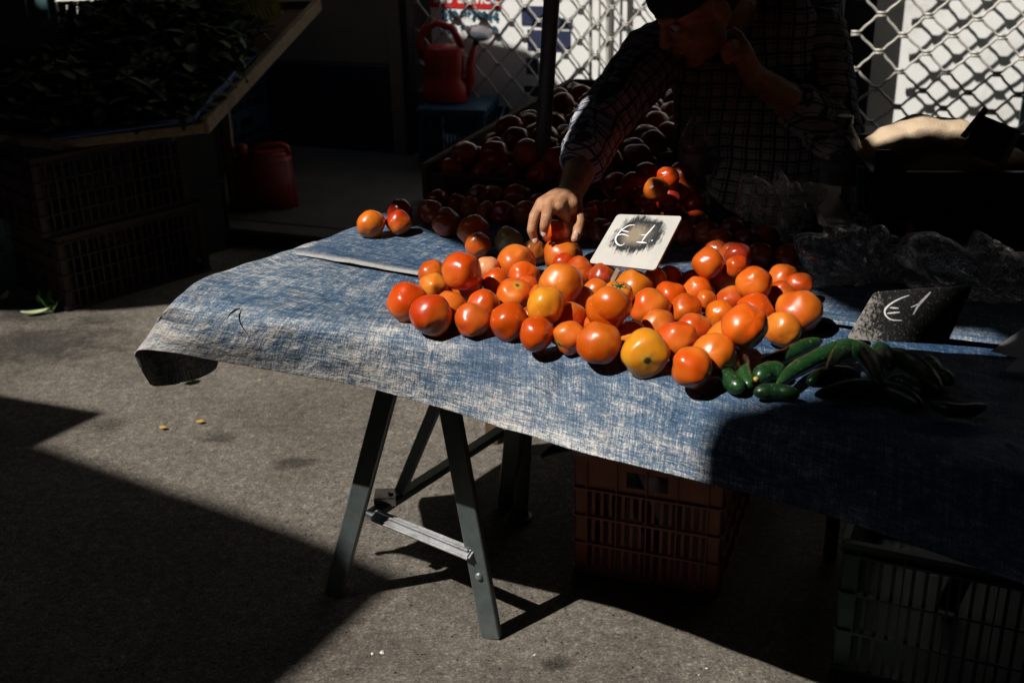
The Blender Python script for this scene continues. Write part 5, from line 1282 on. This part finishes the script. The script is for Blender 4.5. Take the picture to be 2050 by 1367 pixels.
# cap with a long peak
cp = bmesh.new(); ell(cp, hp(0, -.008, .060), (.084, .104, .072), HR); capo = soft('cap', cp, M['capcloth'], .005, per, 6)
bm = bmesh.new(); rr = []
for i in range(9):
    a = -pi/2+pi*i/8; row = []
    for t in (0, .35, .7, 1.0):
        s_ = sin(a)*(.078+.002*t); f_ = .060+cos(a)*(.02+.125*t); row.append(hp(s_, f_, .044-.085*t-.028*(sin(a)**2)*(1-.2*t)))
    rr.append([bm.verts.new(p) for p in row])
for a, b in zip(rr, rr[1:]):
    for k in range(3): bm.faces.new((a[k], a[k+1], b[k+1], b[k]))
pk = mk('peak', bm, M['capcloth'], capo, smooth=True, world=False); pk.parent = capo; pk.matrix_parent_inverse = Matrix.Translation((per.location)).inverted()
md = pk.modifiers.new('t', 'SOLIDIFY'); md.thickness = .005
# shirt: body and two rolled sleeves
bm = bmesh.new()
chain(bm, [(pel+Vector((0, 0, -.04)), .155), (wai, .150), (che+Vector((0, .02, 0)), .150)]); ell(bm, che+Vector((.01, .06, .05)), (.20, .13, .15)); ell(bm, atY(1560, 20, 2.98), (.15, .14, .14))
chain(bm, [(shR+Vector((.02, .02, 0)), .076), (che+Vector((0, .07, .09)), .125), (shL+Vector((-.02, .02, 0)), .080)])
chain(bm, [(atY(1565, 60, 2.84), .09), (atY(1575, 210, 2.82), .10), (atY(1560, 320, 2.84), .11)])
chain(bm, [(atY(1400, 150, 2.80), .07), (atY(1410, 300, 2.82), .07)])
soft('shirt', bm, M['plaid'], .010, per, 8, fold=(.020, .09))
def sleeve(pts, label=None):
    a, b = pts[0][0], pts[1][0]; d = (b-a).normalized(); bm = bmesh.new()
    q = d.to_track_quat('X', 'Z'); inv = q.inverted()
    chain(bm, [(inv @ (p-a), r_) for p, r_ in pts])
    o = mk('sleeve', bm, M['plaid'], per, smooth=True); o.matrix_parent_inverse = Matrix.Translation(per.location).inverted(); o.location = a; o.rotation_euler = q.to_euler()
    md = o.modifiers.new('merge', 'REMESH'); md.mode = 'VOXEL'; md.voxel_size = .006; md.use_smooth_shade = True
    sm = o.modifiers.new('soft', 'SMOOTH'); sm.iterations = 4
    tx = bpy.data.textures.new('sleeve_folds', 'CLOUDS'); tx.noise_scale = .045; tx.noise_depth = 2
    dp = o.modifiers.new('folds', 'DISPLACE'); dp.texture = tx; dp.strength = .016; dp.texture_coords = 'LOCAL'
    return o
cuf = elR.lerp(wrR, .48)
sleeve([(shR, .078), (elR.lerp(shR, .35), .068), (elR, .061), (cuf, .053), (cuf+(wrR-elR).normalized()*.012, .049)])
cufL = elL.lerp(wrL, .42)
sleeve([(shL+Vector((.01, 0, -.01)), .082), (elL.lerp(shL, .4), .076), (elL, .068), (cufL, .055)])
bm = bmesh.new(); tube(bm, [atY(1366, 88, 2.70), atY(1385, 108, 2.68), atY(1405, 124, 2.68), atY(1425, 128, 2.70), atY(1450, 118, 2.72)], [.010, .013, .012, .012, .010], 8); mk('collar', bm, M['plaid'], per, smooth=True, world=True)
bm = bmesh.new()
for s_ in (-1, 1): chain(bm, [(pel+Vector((.08*s_, 0, -.02)), .115), (Vector((pel.x+.10*s_, pel.y-.02, .47)), .078), (Vector((pel.x+.11*s_, pel.y+.03, .11)), .055)])
soft('trousers', bm, M['trousers'], .010, per, 6, fold=(.014, .07))
for s_ in (-1, 1):
    bm = bmesh.new(); chain(bm, [(Vector((pel.x+.11*s_, pel.y+.05, .045)), .045), (Vector((pel.x+.12*s_, pel.y-.14, .035)), .035)]); soft('shoe', bm, M['shoe'], .008, per, 4)
# the tomato he is picking up
tt = 2.30; hc = HP(1113, 463, 2.205); put_tomato('tomato', hc, 28.5*(hc-CAM).length/F, 'Q', 'orange red tomato held from above in the fingers of the hand', TM[3], (.1, .3, 1), 'tomatoes heaped on the blue tarpaulin')
